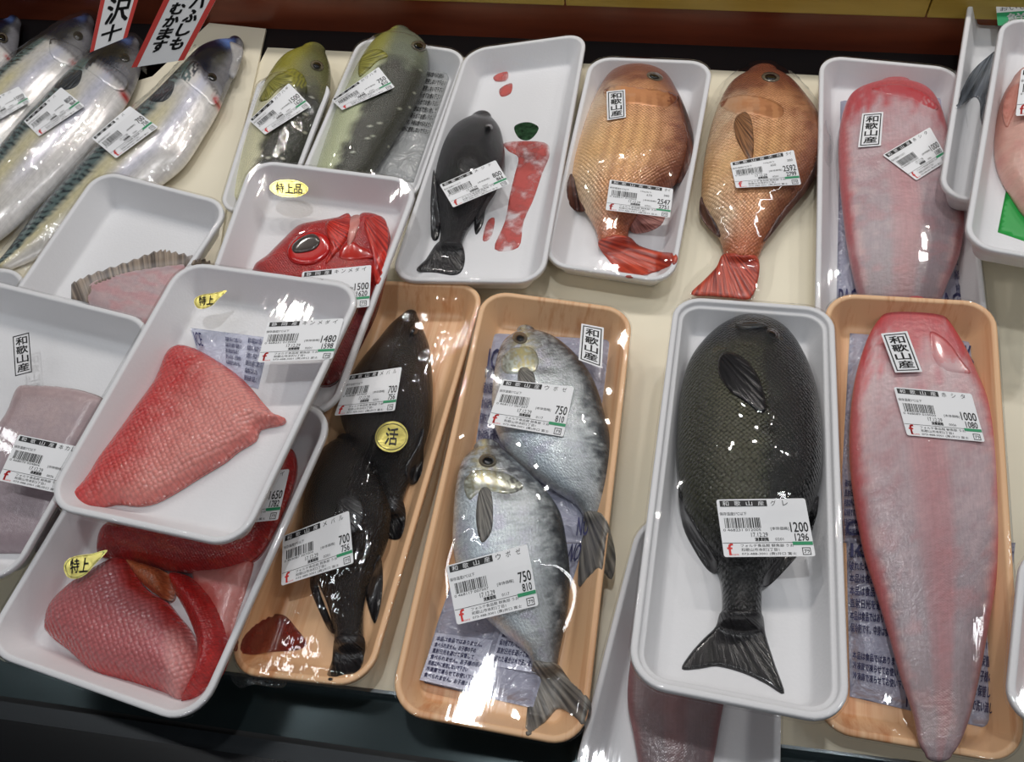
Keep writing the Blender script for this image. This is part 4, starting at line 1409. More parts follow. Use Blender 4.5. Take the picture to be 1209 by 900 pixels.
price_label(T.root, f, T.surf(), T.D, ((593, 448), (678, 457), (665, 516), (575, 500)), 'ウボゼ', p1='750', p2='810', code='468117 007507', num='0117', bar_seed=8, label='white printed price label reading 750 and 810 on the upper silver fish')
price_label(T.root, f, T.surf(), T.D, ((526.5, 668.5), (622.5, 642.5), (636, 715), (539.5, 738)), 'ウボゼ', p1='750', p2='810', code='468117 007507', num='0117', bar_seed=8, label='white printed price label reading 750 and 810 on the lower silver fish')
origin_label(T.root, f, T.surf(), T.D, ((686.5, 382), (713, 387), (710.5, 435), (683, 425)))

# ---- two black rockfish
T = T6; f = T.f
U = loft(f, [((476, 372), (492, 371)), ((461, 385), (498, 385)), ((445, 405), (507, 410)), ((425, 430), (510, 440)), ((407, 460), (511, 470)), ((402, 490), (508, 500)), ((412, 520), (500, 530)), ((430, 548), (490, 552)), ((446, 580), (478, 584)), ((452, 605), (474, 607))],
         .026, T.floor, cap0=.35)
r = add_fish('rockfish', f, U, 'black', c_black(), 'upper black rockfish, pointed head up, gold sticker over its flank')
o1, _ = overlay('dorsal_fin', f, [(500, 505), (500, 535), (498, 560), (488, 572), (480, 566), (478, 550), (490, 530)], [U.bvh], .006, FIN['black'], r)
o2, _ = overlay('tail_fin', f, [(452, 590), (474, 590), (479, 612), (474, 634), (462, 637), (452, 628)], [U.bvh], .006, FIN['black'], r)
eye(f, U, (488, 390), 5, 6, r, .2, ring='eye_dull')
Lo = loft(f, [((397, 520), (416, 519)), ((381, 532), (428, 534)), ((368, 556), (446, 564)), ((360, 590), (461, 600)), ((358, 620), (459, 634)), ((363, 650), (450, 660)), ((372, 680), (436, 690)), ((385, 710), (430, 714)), ((392, 735), (429, 740)), ((396, 762), (430, 762))],
          .026, T.floor, lift=[.008, .008, .007, .005, .003, .001, 0, 0, 0, 0], cap0=.4)
r = add_fish('rockfish', f, Lo, 'black', c_black(), 'lower black rockfish with square tail beside the brown stain')
o3, _ = overlay('tail_fin', f, [(396, 752), (414, 750), (430, 753), (429, 780), (422, 795), (406, 798), (390, 804), (386, 797), (392, 780)], [Lo.bvh], .006, FIN['black'], r)
o4, _ = overlay('dorsal_fin', f, [(448, 655), (452, 680), (450, 712), (443, 736), (436, 722), (432, 700), (438, 675)], [Lo.bvh], .006, FIN['black'], r)
o5, _ = overlay('anal_fin', f, [(370, 670), (378, 700), (390, 730), (396, 748), (388, 744), (376, 720), (366, 692)], [Lo.bvh], .006, FIN['black'], r)
eye(f, Lo, (420, 532), 5, 5, r, .2, ring='eye_dull')
overlay('pectoral_fin', f, [(396, 590), (416, 584), (430, 600), (424, 626), (406, 628)], [Lo.bvh], .012, FIN['black'], r)
T.content += [U.VW, Lo.VW, o1, o2, o3, o4, o5]
overlay('brown_stain', f, [(274, 766), (290, 745), (312, 729), (334, 726), (350, 742), (362, 760), (350, 768), (320, 770), (296, 773)], [], T.floor, M['blood_brown'], T.root, H=.0001, lift=.0002, thick=.0001, res=3)
T.film(FILM[2])
price_label(T.root, f, T.surf(), T.D, ((412, 443), (474.5, 433.5), (466, 485), (394.5, 491)), 'メバル', p1='700', p2='756', code='468087 007000', bar_seed=9, label='white printed price label reading 700 and 756 on the upper rockfish')
price_label(T.root, f, T.surf(), T.D, ((334, 633), (412, 603), (417.5, 665), (332, 692)), 'メバル', p1='700', p2='756', code='468087 007000', bar_seed=9, label='white printed price label reading 700 and 756 on the lower rockfish')
gold_sticker(T.root, f, T.surf(), T.D, ((446, 496), (484, 499), (479, 536), (440, 532)), '活')

for poly, hh_ in (([(272, 797), (300, 792), (335, 800), (332, 812), (300, 808), (282, 812)], .004),):
    Bs = piece(FLAT, poly, hh_, .0008, res=.002, edge=.004, hfun=lambda V: .4 + fbm(V[:, 0] / 3, V[:, 1] / 3, 90))
    mesh_obj('film_fold', Bs.VW, Bs.F, FILM[3], parent=T.root)

# ---- greenish fish in two back-row trays
T = Tray('foam_tray', ((306, 90), (393, 97), (332, 258), (258, 246)), .024, 'narrow white foam tray under the smaller yellow-green fish', group='white foam trays', radius=.014)
f = T.f
B = loft(f, [((354, 63), (384, 62)), ((335, 72), (390, 80)), ((322, 87), (390, 102)), ((311, 107), (387, 125)), ((301, 132), (378, 150)), ((292, 160), (364, 180)), ((284, 185), (348, 202)), ((278, 212), (330, 230)), ((274, 235), (312, 248))],
         .030, T.floor, cap0=.4, lift=[.012, .010, .007, .004, .002, 0, 0, 0, 0])
r = add_fish('green_fish', f, B, 'olive', c_olive(False), 'smaller dark yellow-green fish with white belly, leftmost of the two green ones')
eye(f, B, (374, 77), 8, 6, r, .3)
o1, _ = overlay('pectoral_fin', f, [(318, 96), (332, 86), (346, 90), (344, 98), (330, 104), (316, 118), (306, 118), (312, 106)], [B.bvh], .02, FIN['olive'], r, H=.0012)
gill('gill_cover', f, B, B.col, [(330, 92), (345, 80), (360, 92), (362, 112), (352, 118), (345, 104)], r, 'olive', (1,1,.9))
T.content += [B.VW, o1]
T.film(FILM[2])
price_label(T.root, f, T.surf(), T.D, ((294, 142), (341, 98), (367, 125), (313, 159)), 'カワハギ', p1='1500', p2='1620', bar_seed=10)

T = Tray('foam_tray', ((425, 42), (553, 60), (490, 238), (347, 222)), .026, 'white foam tray at the back holding the larger grey-green fish and a clear ice pack', group='white foam trays', sig=.01)
f = T.f
P1 = ice_pack(f, [(478, 74), (534, 80), (488, 214), (430, 206)], T.floor, .005, 'clear ice pack with grey print beside the larger green fish', [(30, 40, 98, 95, 9, 12)], ink='ink', mat='pack_grey')
B = loft(f, [((458, 43), (486, 41)), ((437, 59), (503, 55)), ((422, 82), (506, 76)), ((411, 105), (500, 102)), ((399, 130), (486, 132)), ((388, 160), (466, 165)), ((378, 190), (447, 195)), ((371, 212), (427, 222))],
         .034, T.floor + .001, cap0=.4, lift=[.008, .006, .004, .002, 0, 0, 0, 0])
r = add_fish('green_fish', f, B, 'olive', c_olive(True), 'larger grey-green fish beside the clear ice pack in the back row')
eye(f, B, (494, 54), 9, 6, r, .2)
o1, _ = overlay('pectoral_fin', f, [(424, 74), (432, 62), (448, 58), (458, 66), (446, 72), (434, 84), (424, 90)], [B.bvh], .02, FIN['olive'], r, H=.0012)
T.content += [B.VW, P1.VW, o1]
T.film(FILM[1])
price_label(T.root, f, T.surf(), T.D, ((391.5, 118), (447, 79), (466, 103), (404, 130)), 'カワハギ', p1='750', p2='810', bar_seed=11)

# ---- tray under the black fish tray (front edge of the frame)
T = Tray('foam_tray', ((756, 606), (925, 628), (921, 962), (670, 938)), .022, 'white foam tray lying beneath the stepped-rim tray at the front edge', group='white foam trays', sig=.004, D=.020)
f = T.f
B = loft(f, [((752, 740), (885, 740)), ((743, 790), (862, 800)), ((741, 830), (852, 845)), ((748, 870), (845, 885)), ((757, 920), (836, 925)), ((765, 945), (825, 945))], .014, T.floor, cap0=.1, power=2.6, edge=.45)
r = add_fish('brown_sole', f, B, 'sole', c_sole(.7), 'brownish sole peeping out beneath the front white tray')
T.content.append(B.VW)
T.film(FILM[0])

# ---- right-hand stack
T = Tray('foam_tray', ((1155, -70), (1345, -50), (1330, 262), (1108, 231)), .052, 'lower white tray of the top-right pair, dark silver tail fin over its edge', group='white foam trays')
f = T.f
B = loft(f, [((1300, 0), (1300, 60)), ((1262, 20), (1255, 90)), ((1225, 40), (1215, 112)), ((1190, 62), (1190, 130)), ((1172, 85), (1180, 145))], .02, T.floor, cap0=.2)
r = add_fish('silver_fish', f, B, 'butter', c_butter, 'silver fish mostly hidden between the two top-right trays, dark tail showing')
o1, _ = overlay('tail_fin', f, [(1180, 62), (1165, 68), (1148, 84), (1134, 106), (1128, 128), (1138, 122), (1150, 114), (1157, 122), (1158, 142), (1166, 160), (1178, 150), (1190, 110)], [B.bvh], T.D + .002, FIN['silver'], r, H=.001)
T.content += [B.VW]
T.film(FILM[0])
s = Sheet2D(); label_base(s, 60, 40, .6, 6)
s.rect(0, 0, 60, 27, 2, 1, 4); s.text('おいしさの', 3, 30, 40, 37, 1, 2); s.text('鮮魚', 8, 8, 40, 24, 0, 2, bold=.5)
place_sheet('promotion_label', s, 60, 40, ((1176, 8), (1262, -6), (1268, 40), (1178, 30)), [M['paper'], M['grey_ink'], M['green_ink']], T.surf(), f, T.D, T.root, label='white and green promotion label')
T = Tray('foam_tray', ((1183, 18), (1345, 40), (1335, 325), (1137, 290)), .078, 'topmost white tray at the top right with a pink fish piece and green sheet', group='white foam trays')
f = T.f
Bs = piece(f, [(1188, 224), (1260, 250), (1255, 300), (1178, 274)], .0008, T.floor, res=.003, edge=.002, px_smooth=False)
mesh_obj('green_sheet', Bs.VW, Bs.F, M['green_sheet'])
gs = [o for o in COL.objects if o.name == 'green_sheet'][0]
tag(gs, 'bright green paper sheet under the pink fish piece at the right edge', 'paper sheet')
B = piece(f, [(1215, 78), (1196, 92), (1184, 116), (1178, 150), (1180, 188), (1196, 222), (1228, 258), (1290, 250), (1300, 90)], .018, T.floor + .001, edge=.02)
c = B.VL.mean(0); c[2] = B.base
r = empty('fish_piece', Frame(f.toW(c)[0], f.M), 'pink fish piece with brown edge in the topmost right-hand tray', 'fish')
add_piece('flesh', B, 'flat', lambda p, x, y, d: mix(mix(W(226, 186, 170), W(214, 150, 140), fbm(x / 8, y / 8, 3)), W(176, 110, 92), (1 - sst(1, 6, d)) * (1 - sst(130, 200, p[:, 1]))), r)
gill('gill_flap', f, B, B.col, [(1186, 116), (1196, 100), (1214, 96), (1212, 112), (1200, 130), (1190, 150), (1184, 135)], r, 'flat', (.95,.7,.65), H=.0015)
T.content += [B.VW]
T.film(FILM[1])
price_label(T.root, f, T.surf(), T.D, ((1206, 82), (1280, 70), (1286, 132), (1199, 137)), 'アラ', p1='300', p2='324', bar_seed=12, label='white printed price label cut by the right frame edge')

T = Tray('foam_tray', ((1207, 638), (1345, 650), (1335, 872), (1186, 852)), .060, 'white foam tray whose left corner shows at the lower right frame edge', group='white foam trays')
B = piece(T.f, [(1228, 690), (1300, 690), (1300, 820), (1222, 812)], .012, T.floor)
T.film(FILM[0])
add_piece('fish_fillet', B, 'flat', lambda p, x, y, d: mix(W(226, 186, 170), W(214, 150, 140), fbm(x / 8, y / 8, 3)), None)
tag([o for o in COL.objects if o.name == 'fish_fillet'][0], 'pale pink fillet in the tray cut off by the lower right frame edge', 'fish')

# ---- mackerel in plastic bags at the upper left
f = Frame((0, 0, .0032), np.eye(3))
mk = []
MACK = [('first', [((270, 49), (286, 57)), ((254, 51), (283, 76)), ((235, 62), (271, 101)), ((213, 87), (257, 132)), ((185, 115), (241, 160)), ((155, 141), (218, 195)), ((125, 168), (190, 219)), ((95, 198), (156, 247)), ((65, 230), (116, 272)), ((35, 264), (76, 292)), ((10, 296), (40, 307)), ((-4, 312), (14, 318))]),
        ('second', [((150, 48), (164, 55)), ((126, 55), (166, 80)), ((101, 73), (156, 110)), ((77, 95), (136, 142)), ((50, 125), (108, 176)), ((22, 155), (78, 209)), ((-5, 188), (44, 243)), ((-30, 220), (10, 275)), ((-55, 250), (-25, 298)), ((-80, 285), (-62, 312))]),
        ('third', [((96, 22), (110, 32)), ((76, 32), (108, 50)), ((52, 50), (98, 74)), ((24, 70), (78, 100)), ((-5, 95), (52, 127)), ((-32, 125), (26, 160)), ((-60, 160), (-2, 196)), ((-90, 195), (-40, 240)), ((-120, 235), (-85, 270))]),
        ('fourth', [((10, 24), (24, 32)), ((-12, 35), (20, 58)), ((-35, 52), (10, 82)), ((-60, 78), (-8, 110)), ((-90, 115), (-45, 150)), ((-120, 150), (-85, 190)), ((-140, 185), (-115, 220))])]
MLAB = ['mackerel nearest the cream gap, blue head bare at right, stripes along its back', 'mackerel lying second from the right in its bag, below the left hand sign', 'mackerel third from the right in its bag, at the left frame edge', 'mackerel farthest left, only its bluish head in the corner']
for k, (nm, stn) in enumerate(MACK):
    B = loft(f, stn, .030 if k < 3 else .026, 0.0003, cap0=.5, nS=150, tprof=[.35, .55, .8, 1, 1, 1, .95, .85, .7, .5, .3, .2][:len(stn)] if k == 0 else None)
    r = add_fish('mackerel', f, B, 'mackerel', c_mack, MLAB[k], group='mackerel in plastic bags')
    mk.append((B, r, stn))
B, r, _ = mk[0]
overlay('mouth', f, [(271, 50), (280, 52), (287, 58), (283, 76), (276, 92), (270, 86), (274, 68)], [B.bvh], .015, M['mouth_grey'], r, H=.002)
eye(f, B, (250, 91), 6, 5, r, .4, ring='eye_dull', H=.0008)
overlay('pectoral_fin', f, [(206, 98), (202, 112), (192, 120), (176, 118), (186, 106), (198, 96)], [B.bvh], .02, FIN['dark'], r, H=.0008)
gill('gill_cover', f, B, B.col, [(228, 72), (244, 84), (262, 100), (260, 116), (250, 124), (236, 112), (220, 98), (214, 90)], r, 'mackerel', (1,1,1))
B, r, _ = mk[1]
overlay('pectoral_fin', f, [(97, 84), (92, 100), (78, 106), (64, 102), (76, 90), (88, 84)], [B.bvh], .02, FIN['dark'], r, H=.0008)
gill('gill_cover', f, B, B.col, [(112, 66), (130, 76), (150, 92), (146, 106), (130, 104), (112, 90), (100, 80)], r, 'mackerel', (1,1,1))
eye(f, B, (147, 68), 6, 5, r, .4, ring='eye_dull', H=.0008)
B, r, _ = mk[2]
gill('gill_cover', f, B, B.col, [(60, 46), (80, 50), (98, 62), (92, 78), (74, 76), (58, 64)], r, 'mackerel', (1,1,1))
eye(f, B, (92, 42), 6, 5, r, .4, ring='eye_dull', H=.0008)
eye(f, mk[3][0], (2, 44), 7, 6, mk[3][1], .4)
FB = film_mat('bag_film_left', 13, 1.0, .4, gain=2.0, haze=.015, freq=1.7)
w0 = wrap(f, [(240, 70), (228, 120), (248, 150), (222, 200), (160, 255), (80, 298), (20, 322), (-10, 318), (20, 268), (80, 200), (150, 130), (205, 80)], [mk[0][0].VW], FILM[3], mk[0][1], sag=.0001)
w1 = wrap(f, [(175, 55), (172, 90), (150, 125), (112, 180), (80, 216), (40, 255), (-20, 300), (-80, 310), (-60, 240), (-10, 180), (50, 112), (100, 62), (140, 40)], [mk[1][0].VW], FB, mk[1][1], sag=.0001)
w2 = wrap(f, [(118, 15), (120, 40), (100, 82), (56, 132), (20, 176), (-50, 250), (-110, 275), (-130, 230), (-60, 150), (0, 82), (50, 42), (85, 20)], [mk[2][0].VW], FILM[3], mk[2][1], sag=.0001)
ML = dict(origin='長崎県産', p1='700', p2='756', code='468024 007000')
price_label(mk[0][1], f, [w0], .03, ((108, 163), (153, 125), (187, 150), (137, 187)), 'サバ', bar_seed=13, **ML)
price_label(mk[1][1], f, [w1], .03, ((28, 143), (72, 103), (100, 125), (46, 161)), 'サバ', bar_seed=13, origin='長崎県産', p1='800', p2='864')
price_label(mk[2][1], f, [w2], .03, ((-30, 126), (22, 102), (36, 120), (-16, 150)), 'サバ', bar_seed=13, origin='長崎県産', p1='1000', p2='1080')

# price signs with red borders standing behind the mackerel
for k, (quad, txt, lab) in enumerate(((((197, -8), (259, -8), (217, 71), (155, 80)), ('ハふしも', 'むかます'), 'white sign with red border and two columns of brush writing, right of the two signs'),
                                      (((121, -10), (166, -10), (150, 44), (106, 62)), (' 沢十', None), 'white sign with red border and large brush strokes, left of the two signs'))):
    b0, b1 = ground([quad[3]], .040)[0], ground([quad[2]], .040)[0]
    ex = (b1 - b0); ex[2] = 0; ex /= np.linalg.norm(ex)
    back = np.array([-ex[1], ex[0], 0])
    upv = math.cos(math.radians(62)) * back + math.sin(math.radians(62)) * np.array([0, 0, 1.0])
    SF = Frame(b0, np.c_[ex, upv, np.cross(ex, upv)])
    loc = SF.loc(quad, 0)[:, :2]
    # card: thin board with the four corners
    s = Sheet2D()
    ext = 0.02
    w_, h_ = 40.0, 60.0
    s.rect(0, 0, w_, h_, 0, 0, 3); s.rect(0, 0, 4.5, h_, 1, 1, 1); s.rect(w_ - 4.5, 0, w_, h_, 1, 1, 1)
    if k == 0:
        s.text(txt[0], 22, 10, 32, 58, 2, 2, vertical=True, bold=.9)
        s.text(txt[1], 8.5, 10, 18.5, 52, 2, 2, vertical=True, bold=.9)
    else:
        s.text('沢', 9, 24, 33, 52, 2, 2, bold=1.2); s.text('十', 9, 4, 30, 22, 2, 2, bold=1.2)
    root = empty('price_sign', SF, lab, 'sign', 'red-bordered brush-written signs')
    c0 = loc; V = np.vstack([np.c_[c0, np.zeros(4)], np.c_[c0, np.full(4, -.0012)]])
    mesh_obj('card', SF.toW(V), [(3, 2, 1, 0)[::-1][::-1], (4, 5, 6, 7), (0, 1, 5, 4), (1, 2, 6, 5), (2, 3, 7, 6), (3, 0, 4, 7)], M['paper'], parent=root, smooth=False)
    place_sheet('printed_face', s, w_, h_, quad, [M['paper'], M['sign_red'], M['ink']], [], SF, 0.0002, root, lift=.0003)

# ---- left stack
T = Tray('foam_tray', ((-150, 300), (36, 320), (4, 420), (-180, 400)), .020, 'white foam tray edge showing under the mackerel tails at the left frame edge', group='white foam trays', D=.018)
T.film(FILM[0])

T = Tray('foam_tray', ((116, 199), (275, 240), (150, 428), (-10, 382)), .054, 'white foam tray behind with a flatfish piece, fringe of fin along its top', group='white foam trays', sig=.01)
f = T.f
B = piece(f, [(103, 358), (108, 334), (150, 321), (200, 313), (240, 311), (262, 320), (250, 352), (212, 372), (180, 390), (140, 385)], .010, T.floor, edge=.012)
c = B.VL.mean(0); c[2] = B.base
r = empty('flatfish_piece', Frame(f.toW(c)[0], f.M), 'pinkish grey flatfish piece with brown fin fringe behind the left trays', 'fish')
cf = lambda p, x, y, d: mix(mix(W(206, 178, 178), W(186, 164, 168), fbm(x / 6, y / 6, 3)), W(206, 150, 152), .6 * sst(.45, .7, fbm(x / 14, y / 5, 9)))
add_piece('flesh', B, 'flat', cf, r)
top = [(84, 336), (108, 325), (150, 311), (185, 298), (202, 299), (230, 305), (248, 311)]
tp = smooth_poly(top, 6, closed=False)
tp = [tuple(p + np.array([1.5, -3.0]) * (i % 2)) for i, p in enumerate(tp)]
o1, _ = overlay('fin_fringe', f, tp + [(200, 316), (150, 324), (110, 337), (104, 357), (84, 353)], [B.bvh], .004, FIN['tan'], r, soft=1, root=(190, 500), rays=5)
T.content += [B.VW]
T.film(FILM[0])

T2 = Tray('foam_tray', ((297, 187), (497, 212), (391, 494), (203, 452)), .058, 'white foam tray with the red fish head, under the pink fillet tray', group='white foam trays', sig=.01)
T = T2; f = T.f
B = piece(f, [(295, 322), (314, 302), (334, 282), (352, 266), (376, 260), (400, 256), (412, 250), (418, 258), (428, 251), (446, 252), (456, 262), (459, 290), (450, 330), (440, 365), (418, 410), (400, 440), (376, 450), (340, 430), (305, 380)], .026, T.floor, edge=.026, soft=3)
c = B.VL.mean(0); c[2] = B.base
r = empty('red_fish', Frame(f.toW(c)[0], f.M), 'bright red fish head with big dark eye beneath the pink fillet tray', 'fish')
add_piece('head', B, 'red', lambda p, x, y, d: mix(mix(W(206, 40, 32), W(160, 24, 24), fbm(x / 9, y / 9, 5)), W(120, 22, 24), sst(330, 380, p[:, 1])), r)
e1 = overlay('eye', f, [(340, 292), (350, 280), (366, 273), (382, 276), (390, 288), (386, 302), (370, 312), (350, 312), (340, 304)], [B.bvh], .02, M['eye_red'], r, H=.002, edge=8)
eo = [o for o in COL.objects if o.parent == r and o.name.startswith('eye')][-1]
overlay('pupil', f, [(345, 290), (356, 280), (370, 276), (378, 284), (372, 294), (358, 298), (347, 298)], [bvh_of(*e1)], .02, M['eye_grey'], eo, H=.0012, res=1.5)
gill('gill_cover', f, B, B.col, [(404, 292), (414, 284), (424, 290), (436, 296), (440, 304), (428, 306), (410, 308), (400, 304)], r, 'red', (1.25,1.6,1))
o1, _ = overlay('pectoral_fin', f, [(430, 262), (444, 254), (456, 262), (458, 292), (450, 330), (442, 336), (440, 310), (436, 290)], [B.bvh], .02, FIN['red_deep'], r, H=.0016)
overlay('cheek_plate', f, [(384, 264), (404, 256), (412, 252), (414, 266), (408, 284), (396, 300), (384, 312), (390, 292)], [B.bvh], .02, FIN['red_deep'], r, H=.0018)
overlay('pale_bone', f, [(412, 262), (418, 254), (426, 256), (422, 272), (416, 286), (410, 290)], [B.bvh], .02, M['bone_pink'], r, H=.0012)
T.content += [B.VW]
T.film(FILM[0])
price_label(T.root, f, T.surf(), T.D, ((357, 321), (438.5, 313), (436, 362), (350, 370)), 'キンメダイ', origin='静岡産', p1='1500', p2='1620', bar_seed=14)
gold_sticker(T.root, f, T.surf(), T.D, ((318, 211), (364, 213), (364, 234), (318, 232)), '特上品')

T4 = Tray('foam_tray', ((-62, 318), (187, 380), (10, 690), (-230, 640)), .070, 'white foam tray at the left edge with a grey flatfish piece and boxed origin mark', group='white foam trays', p0=2, sig=.01)
T = T4; f = T.f
B = piece(f, [(20, 457), (42, 454), (75, 456), (104, 462), (122, 472), (112, 492), (96, 520), (78, 560), (55, 640), (10, 652), (-60, 640), (-60, 560), (-20, 520), (5, 490)], .009, T.floor, edge=.012)
c = B.VL.mean(0); c[2] = B.base
r = empty('flatfish_piece', Frame(f.toW(c)[0], f.M), 'grey-pink flatfish piece with dark cut edge in the left-edge tray', 'fish')
add_piece('flesh', B, 'flat', lambda p, x, y, d: mix(mix(W(190, 166, 166), W(160, 144, 150), sst(480, 600, p[:, 1] + 60 * fbm(x / 9, y / 9, 3))), W(120, 108, 102), (1 - sst(.3, 1.6, d)) * (1 - sst(470, 520, p[:, 1]))), r)
T.content += [B.VW]
T.film(FILM[0])
price_label(T.root, f, T.surf(), T.D, ((22, 513), (104, 530), (84, 586), (-3, 567)), '本カレイ', p1='780', p2='842', code='468070 004806', num='0076', bar_seed=15, label='white printed price label partly under the fillet tray')
origin_label(T.root, f, T.surf(), T.D, ((13, 396), (36, 390), (40, 441), (16, 447)), clear=True)

T5 = Tray('foam_tray', ((163, 452), (399, 482), (231, 860), (-27, 768)), .058, 'white foam tray at the front left with cut red fish and gold sticker', group='white foam trays', p0=5, sig=.003, radius=.022)
T = T5; f = T.f
red = lambda p, x, y, d: mix(W(196, 36, 30), W(160, 28, 28), fbm(x / 9, y / 9, 5))
Rr = piece(f, [(112, 650), (122, 618), (170, 600), (240, 585), (300, 560), (325, 530), (343, 528), (347, 555), (334, 596), (314, 638), (292, 662), (245, 674), (196, 672), (150, 660), (122, 656)], .018, T.floor, edge=.02)
c = Rr.VL.mean(0); c[2] = Rr.base
r = empty('red_fish_half', Frame(f.toW(c)[0], f.M), 'rear red fish half with smooth skin, partly under the pink fillet tray', 'fish', 'cut red fish halves')
add_piece('skin_side', Rr, 'red', lambda p, x, y, d: mix(red(p, x, y, d), W(206, 70, 44), sst(.55, .75, fbm(x / 12, y / 4, 14)) * .6), r)
Dd = piece(f, [(225, 676), (262, 668), (296, 660), (290, 692), (278, 728), (266, 778), (252, 800), (236, 780), (244, 730)], .008, T.floor, edge=.012)
add_piece('flesh_side', Dd, 'flat', lambda p, x, y, d: mix(W(214, 140, 132), W(198, 96, 88), sst(.4, .7, fbm(x / 8, y / 8, 15))), r)
A = piece(f, [(50, 740), (56, 714), (78, 690), (110, 668), (145, 656), (165, 690), (192, 708), (206, 725), (222, 745), (234, 775), (232, 805), (212, 829), (190, 818), (150, 806), (110, 796), (78, 768), (55, 750)], .0195, T.floor, edge=.022)
c = A.VL.mean(0); c[2] = A.base
r = empty('red_fish_half', Frame(f.toW(c)[0], f.M), 'front red fish half, scaly pink flank beside a dark red belly flap', 'fish', 'cut red fish halves')
add_piece('scaly_flank', A, 'fillet', lambda p, x, y, d: mix(mix(W(200, 110, 112), W(190, 40, 36), 1 - sst(1, 10, d + 5 * (fbm(x / 5, y / 5, 6) - .5))), W(222, 150, 146), sst(185, 205, p[:, 0]) * sst(725, 760, p[:, 1]) * .8), r)
Bf = piece(f, [(200, 676), (215, 676), (236, 690), (256, 716), (266, 750), (260, 788), (238, 815), (212, 830), (226, 796), (232, 764), (222, 732), (208, 706), (200, 690)], .0205, T.floor, edge=.014)
add_piece('belly_flap', Bf, 'red', lambda p, x, y, d: mix(W(198, 36, 30), W(166, 26, 24), fbm(x / 6, y / 6, 7)), r)
E_ = piece(f, [(150, 662), (168, 664), (190, 672), (200, 682), (202, 700), (196, 708), (180, 700), (164, 686)], .019, T.floor, edge=.006)
add_piece('innards', E_, 'red', lambda p, x, y, d: mix(W(150, 84, 50), W(214, 110, 60), fbm(x / 2, y / 2, 17)), r)
T.content += [Rr.VW, A.VW, Bf.VW, Dd.VW, E_.VW]
T.film(FILM[0])
price_label(T.root, f, T.surf(), T.D, ((268, 560), (342, 554), (328, 614), (250, 622)), 'キンメダイ', origin='静岡産', p1='1650', p2='1782', bar_seed=14)
gold_sticker(T.root, f, T.surf(), T.D, ((74, 655), (127, 650), (116, 681), (76, 685)), '特上', 'peel')

T3 = Tray('foam_tray', ((214, 307), (431, 337), (283, 648), (48, 597)), .094, 'topmost white foam tray on the left stack with the single pink-red fillet', group='white foam trays', sig=.01)
T = T3; f = T.f
P1 = ice_pack(f, [(224, 386), (318, 398), (304, 458), (240, 440)], T.floor, .004, 'small lilac printed ice pack behind the pink-red fillet', [(44, 30, 66, 90, 5, 20), (74, 5, 98, 95, 6, 21)], bigs=[('ICE', 2, 60, 12, 90)], mat='pack_pale')
B = piece(f, [(206, 408), (222, 407), (250, 420), (285, 445), (318, 483), (334, 490), (330, 497), (305, 503), (299, 516), (278, 529), (262, 542), (232, 560), (205, 577), (180, 590), (158, 594), (132, 592), (108, 600), (86, 600), (71, 590), (86, 579), (102, 560), (122, 530), (152, 490), (180, 450), (193, 420)], .014, T.floor + .0006, edge=.017, soft=3,
          hfun=lambda V: .85 + .25 * fbm(V[:, 0] / 14, V[:, 1] / 14, 4))
c = B.VL.mean(0); c[2] = B.base
r = empty('red_fillet', Frame(f.toW(c)[0], f.M), 'single scaly pink-red fillet on the topmost left tray', 'fish fillet')


def fil(p, x, y, d):
    # red along the back edge, paler towards the belly edge
    a = np.array([210., 408.]); b = np.array([75., 590.]); n_ = np.array([182., 135.]) / 226.6
    t = ((p - a) @ n_)
    c = mix(W(208, 54, 50), W(236, 150, 140), sst(4, 78, t + 30 * (fbm(x / 6, y / 6, 4) - .5)))
    e = (1 - sst(1, 5, d)) * (1 - sst(440, 500, p[:, 1] + (p[:, 0] - 250) * .2) * .6)
    return mix(c, W(200, 40, 40), e * .8)


add_piece('skin', B, 'fillet', fil, r)
T.content += [B.VW, P1.VW]
T.film(FILM[0])
price_label(T.root, f, T.surf(), T.D, ((316, 380), (406, 376), (392, 424), (304, 428)), 'キンメダイ', origin='静岡産', p1='1480', p2='1598', bar_seed=14)
gold_sticker(T.root, f, T.surf(), T.D, ((228, 347), (268, 343), (262, 362), (230, 366)), '特上', 'peel')

# ------------------------------------------------------------------ camera, light, colour
cam = bpy.data.cameras.new('camera'); co = bpy.data.objects.new('camera', cam); COL.objects.link(co)
cam.sensor_fit = 'HORIZONTAL'; cam.sensor_width = 36.0; cam.lens = F / 1209 * 36.0
mm = np.eye(4); mm[:3, 0] = CR; mm[:3, 1] = CU; mm[:3, 2] = -CF; mm[:3, 3] = CP
co.matrix_world = Matrix(mm.tolist()); cam.clip_start = .01
SC.camera = co


def area(name, loc, target, sx, sy, power, col=(1, 1, 1), yaw=0.0):
    l = bpy.data.lights.new(name, 'AREA'); l.shape = 'RECTANGLE'; l.size = sx; l.size_y = sy; l.energy = power; l.color = col
    o = bpy.data.objects.new(name, l); COL.objects.link(o)
    d = Vector(target) - Vector(loc)
    o.rotation_euler = d.to_track_quat('-Z', 'Y').to_euler(); o.location = loc
    if yaw:
        o.rotation_euler.rotate_axis('Z', yaw)
    return o


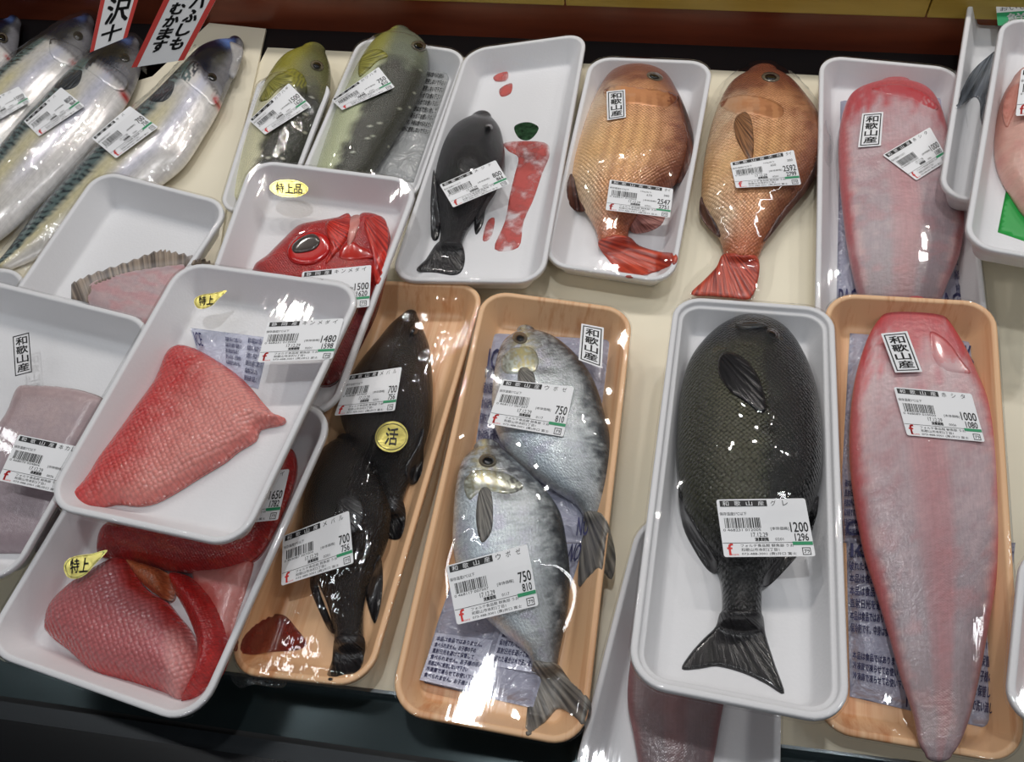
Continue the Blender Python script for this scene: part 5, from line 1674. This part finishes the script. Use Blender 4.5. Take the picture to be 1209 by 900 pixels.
# the case's own lamp behind and above, tube fixtures on the shop ceiling, and added frontal fill
for x_ in (-.7, -.35, 0, .35, .7, 1.05):
    area('case_lamp', (x_, 0.80, 1.1), (x_ * .6, 0.0, 0), .05, .03, 1.75, (1, .95, .9))
gp = [(570 + 9 * a, 812 + 9 * b) for a in (-1, 0, 1) for b in (-1, 0, 1)]
hits = [T7.film_bvh.ray_cast(Vector(CP), Vector(d_).normalized()) for d_ in ray(gp)]
N7 = np.mean([np.array(h_[1]) for h_ in hits], axis=0); N7 /= np.linalg.norm(N7); N7 = N7 * np.sign(N7[2])
O7 = np.mean([np.array(h_[0]) for h_ in hits], axis=0)


def mirrored(px, z=2.1):
    """point of the ceiling that the flat film over the butterfish shows at this spot of the photo"""
    P = on_plane([px], O7, N7)[0]; d = P - CP; d = d / np.linalg.norm(d)
    r_ = d - 2 * (d @ N7) * N7
    return P + r_ * ((z - P[2]) / r_[2])


for a_, b_ in (((553, 808), (574, 791)), ((557, 817), (579, 794)), ((562, 825), (583, 797)), ((567, 833), (588, 800))):
    A_, B_ = mirrored(a_), mirrored(b_)
    m_ = (A_ + B_) / 2; d_ = B_ - A_
    o = area('ceiling_tube_or_fill', tuple(m_), (m_[0], m_[1], 0), float(np.linalg.norm(d_)), .02, 2.0, (.96, .98, 1))
    o.rotation_euler = (0, 0, math.atan2(d_[1], d_[0]))
for x_, y_ in ((1.3, .3), (-1.3, .3), (.7, -1.5), (-.7, -1.5)):  # the two on the viewer's side are unseen lamps added as frontal fill
    for i in range(2):
        area('ceiling_tube_or_fill', (x_ + .09 * i, y_, 2.1), (x_ * .3, y_ * .3, 0), .02, 1.1, 2.1, (.96, .98, 1))
wd = bpy.data.worlds.new('world'); SC.world = wd; wd.use_nodes = True
bg = wd.node_tree.nodes.get('Background') or wd.node_tree.nodes.new('ShaderNodeBackground')
bg.inputs[0].default_value = (.75, .78, .85, 1); bg.inputs[1].default_value = .06
SC.view_settings.view_transform = 'Standard'
try:
    SC.view_settings.look = 'None'
except Exception:
    pass
SC.view_settings.gamma = 1.0; SC.view_settings.exposure = -0.12
SC.view_settings.use_curve_mapping = False
SC.cycles.transparent_max_bounces = 24
SC.cycles.max_bounces = 8
SC.cycles.use_denoising = True
SC.cycles.sample_clamp_indirect = 4.0
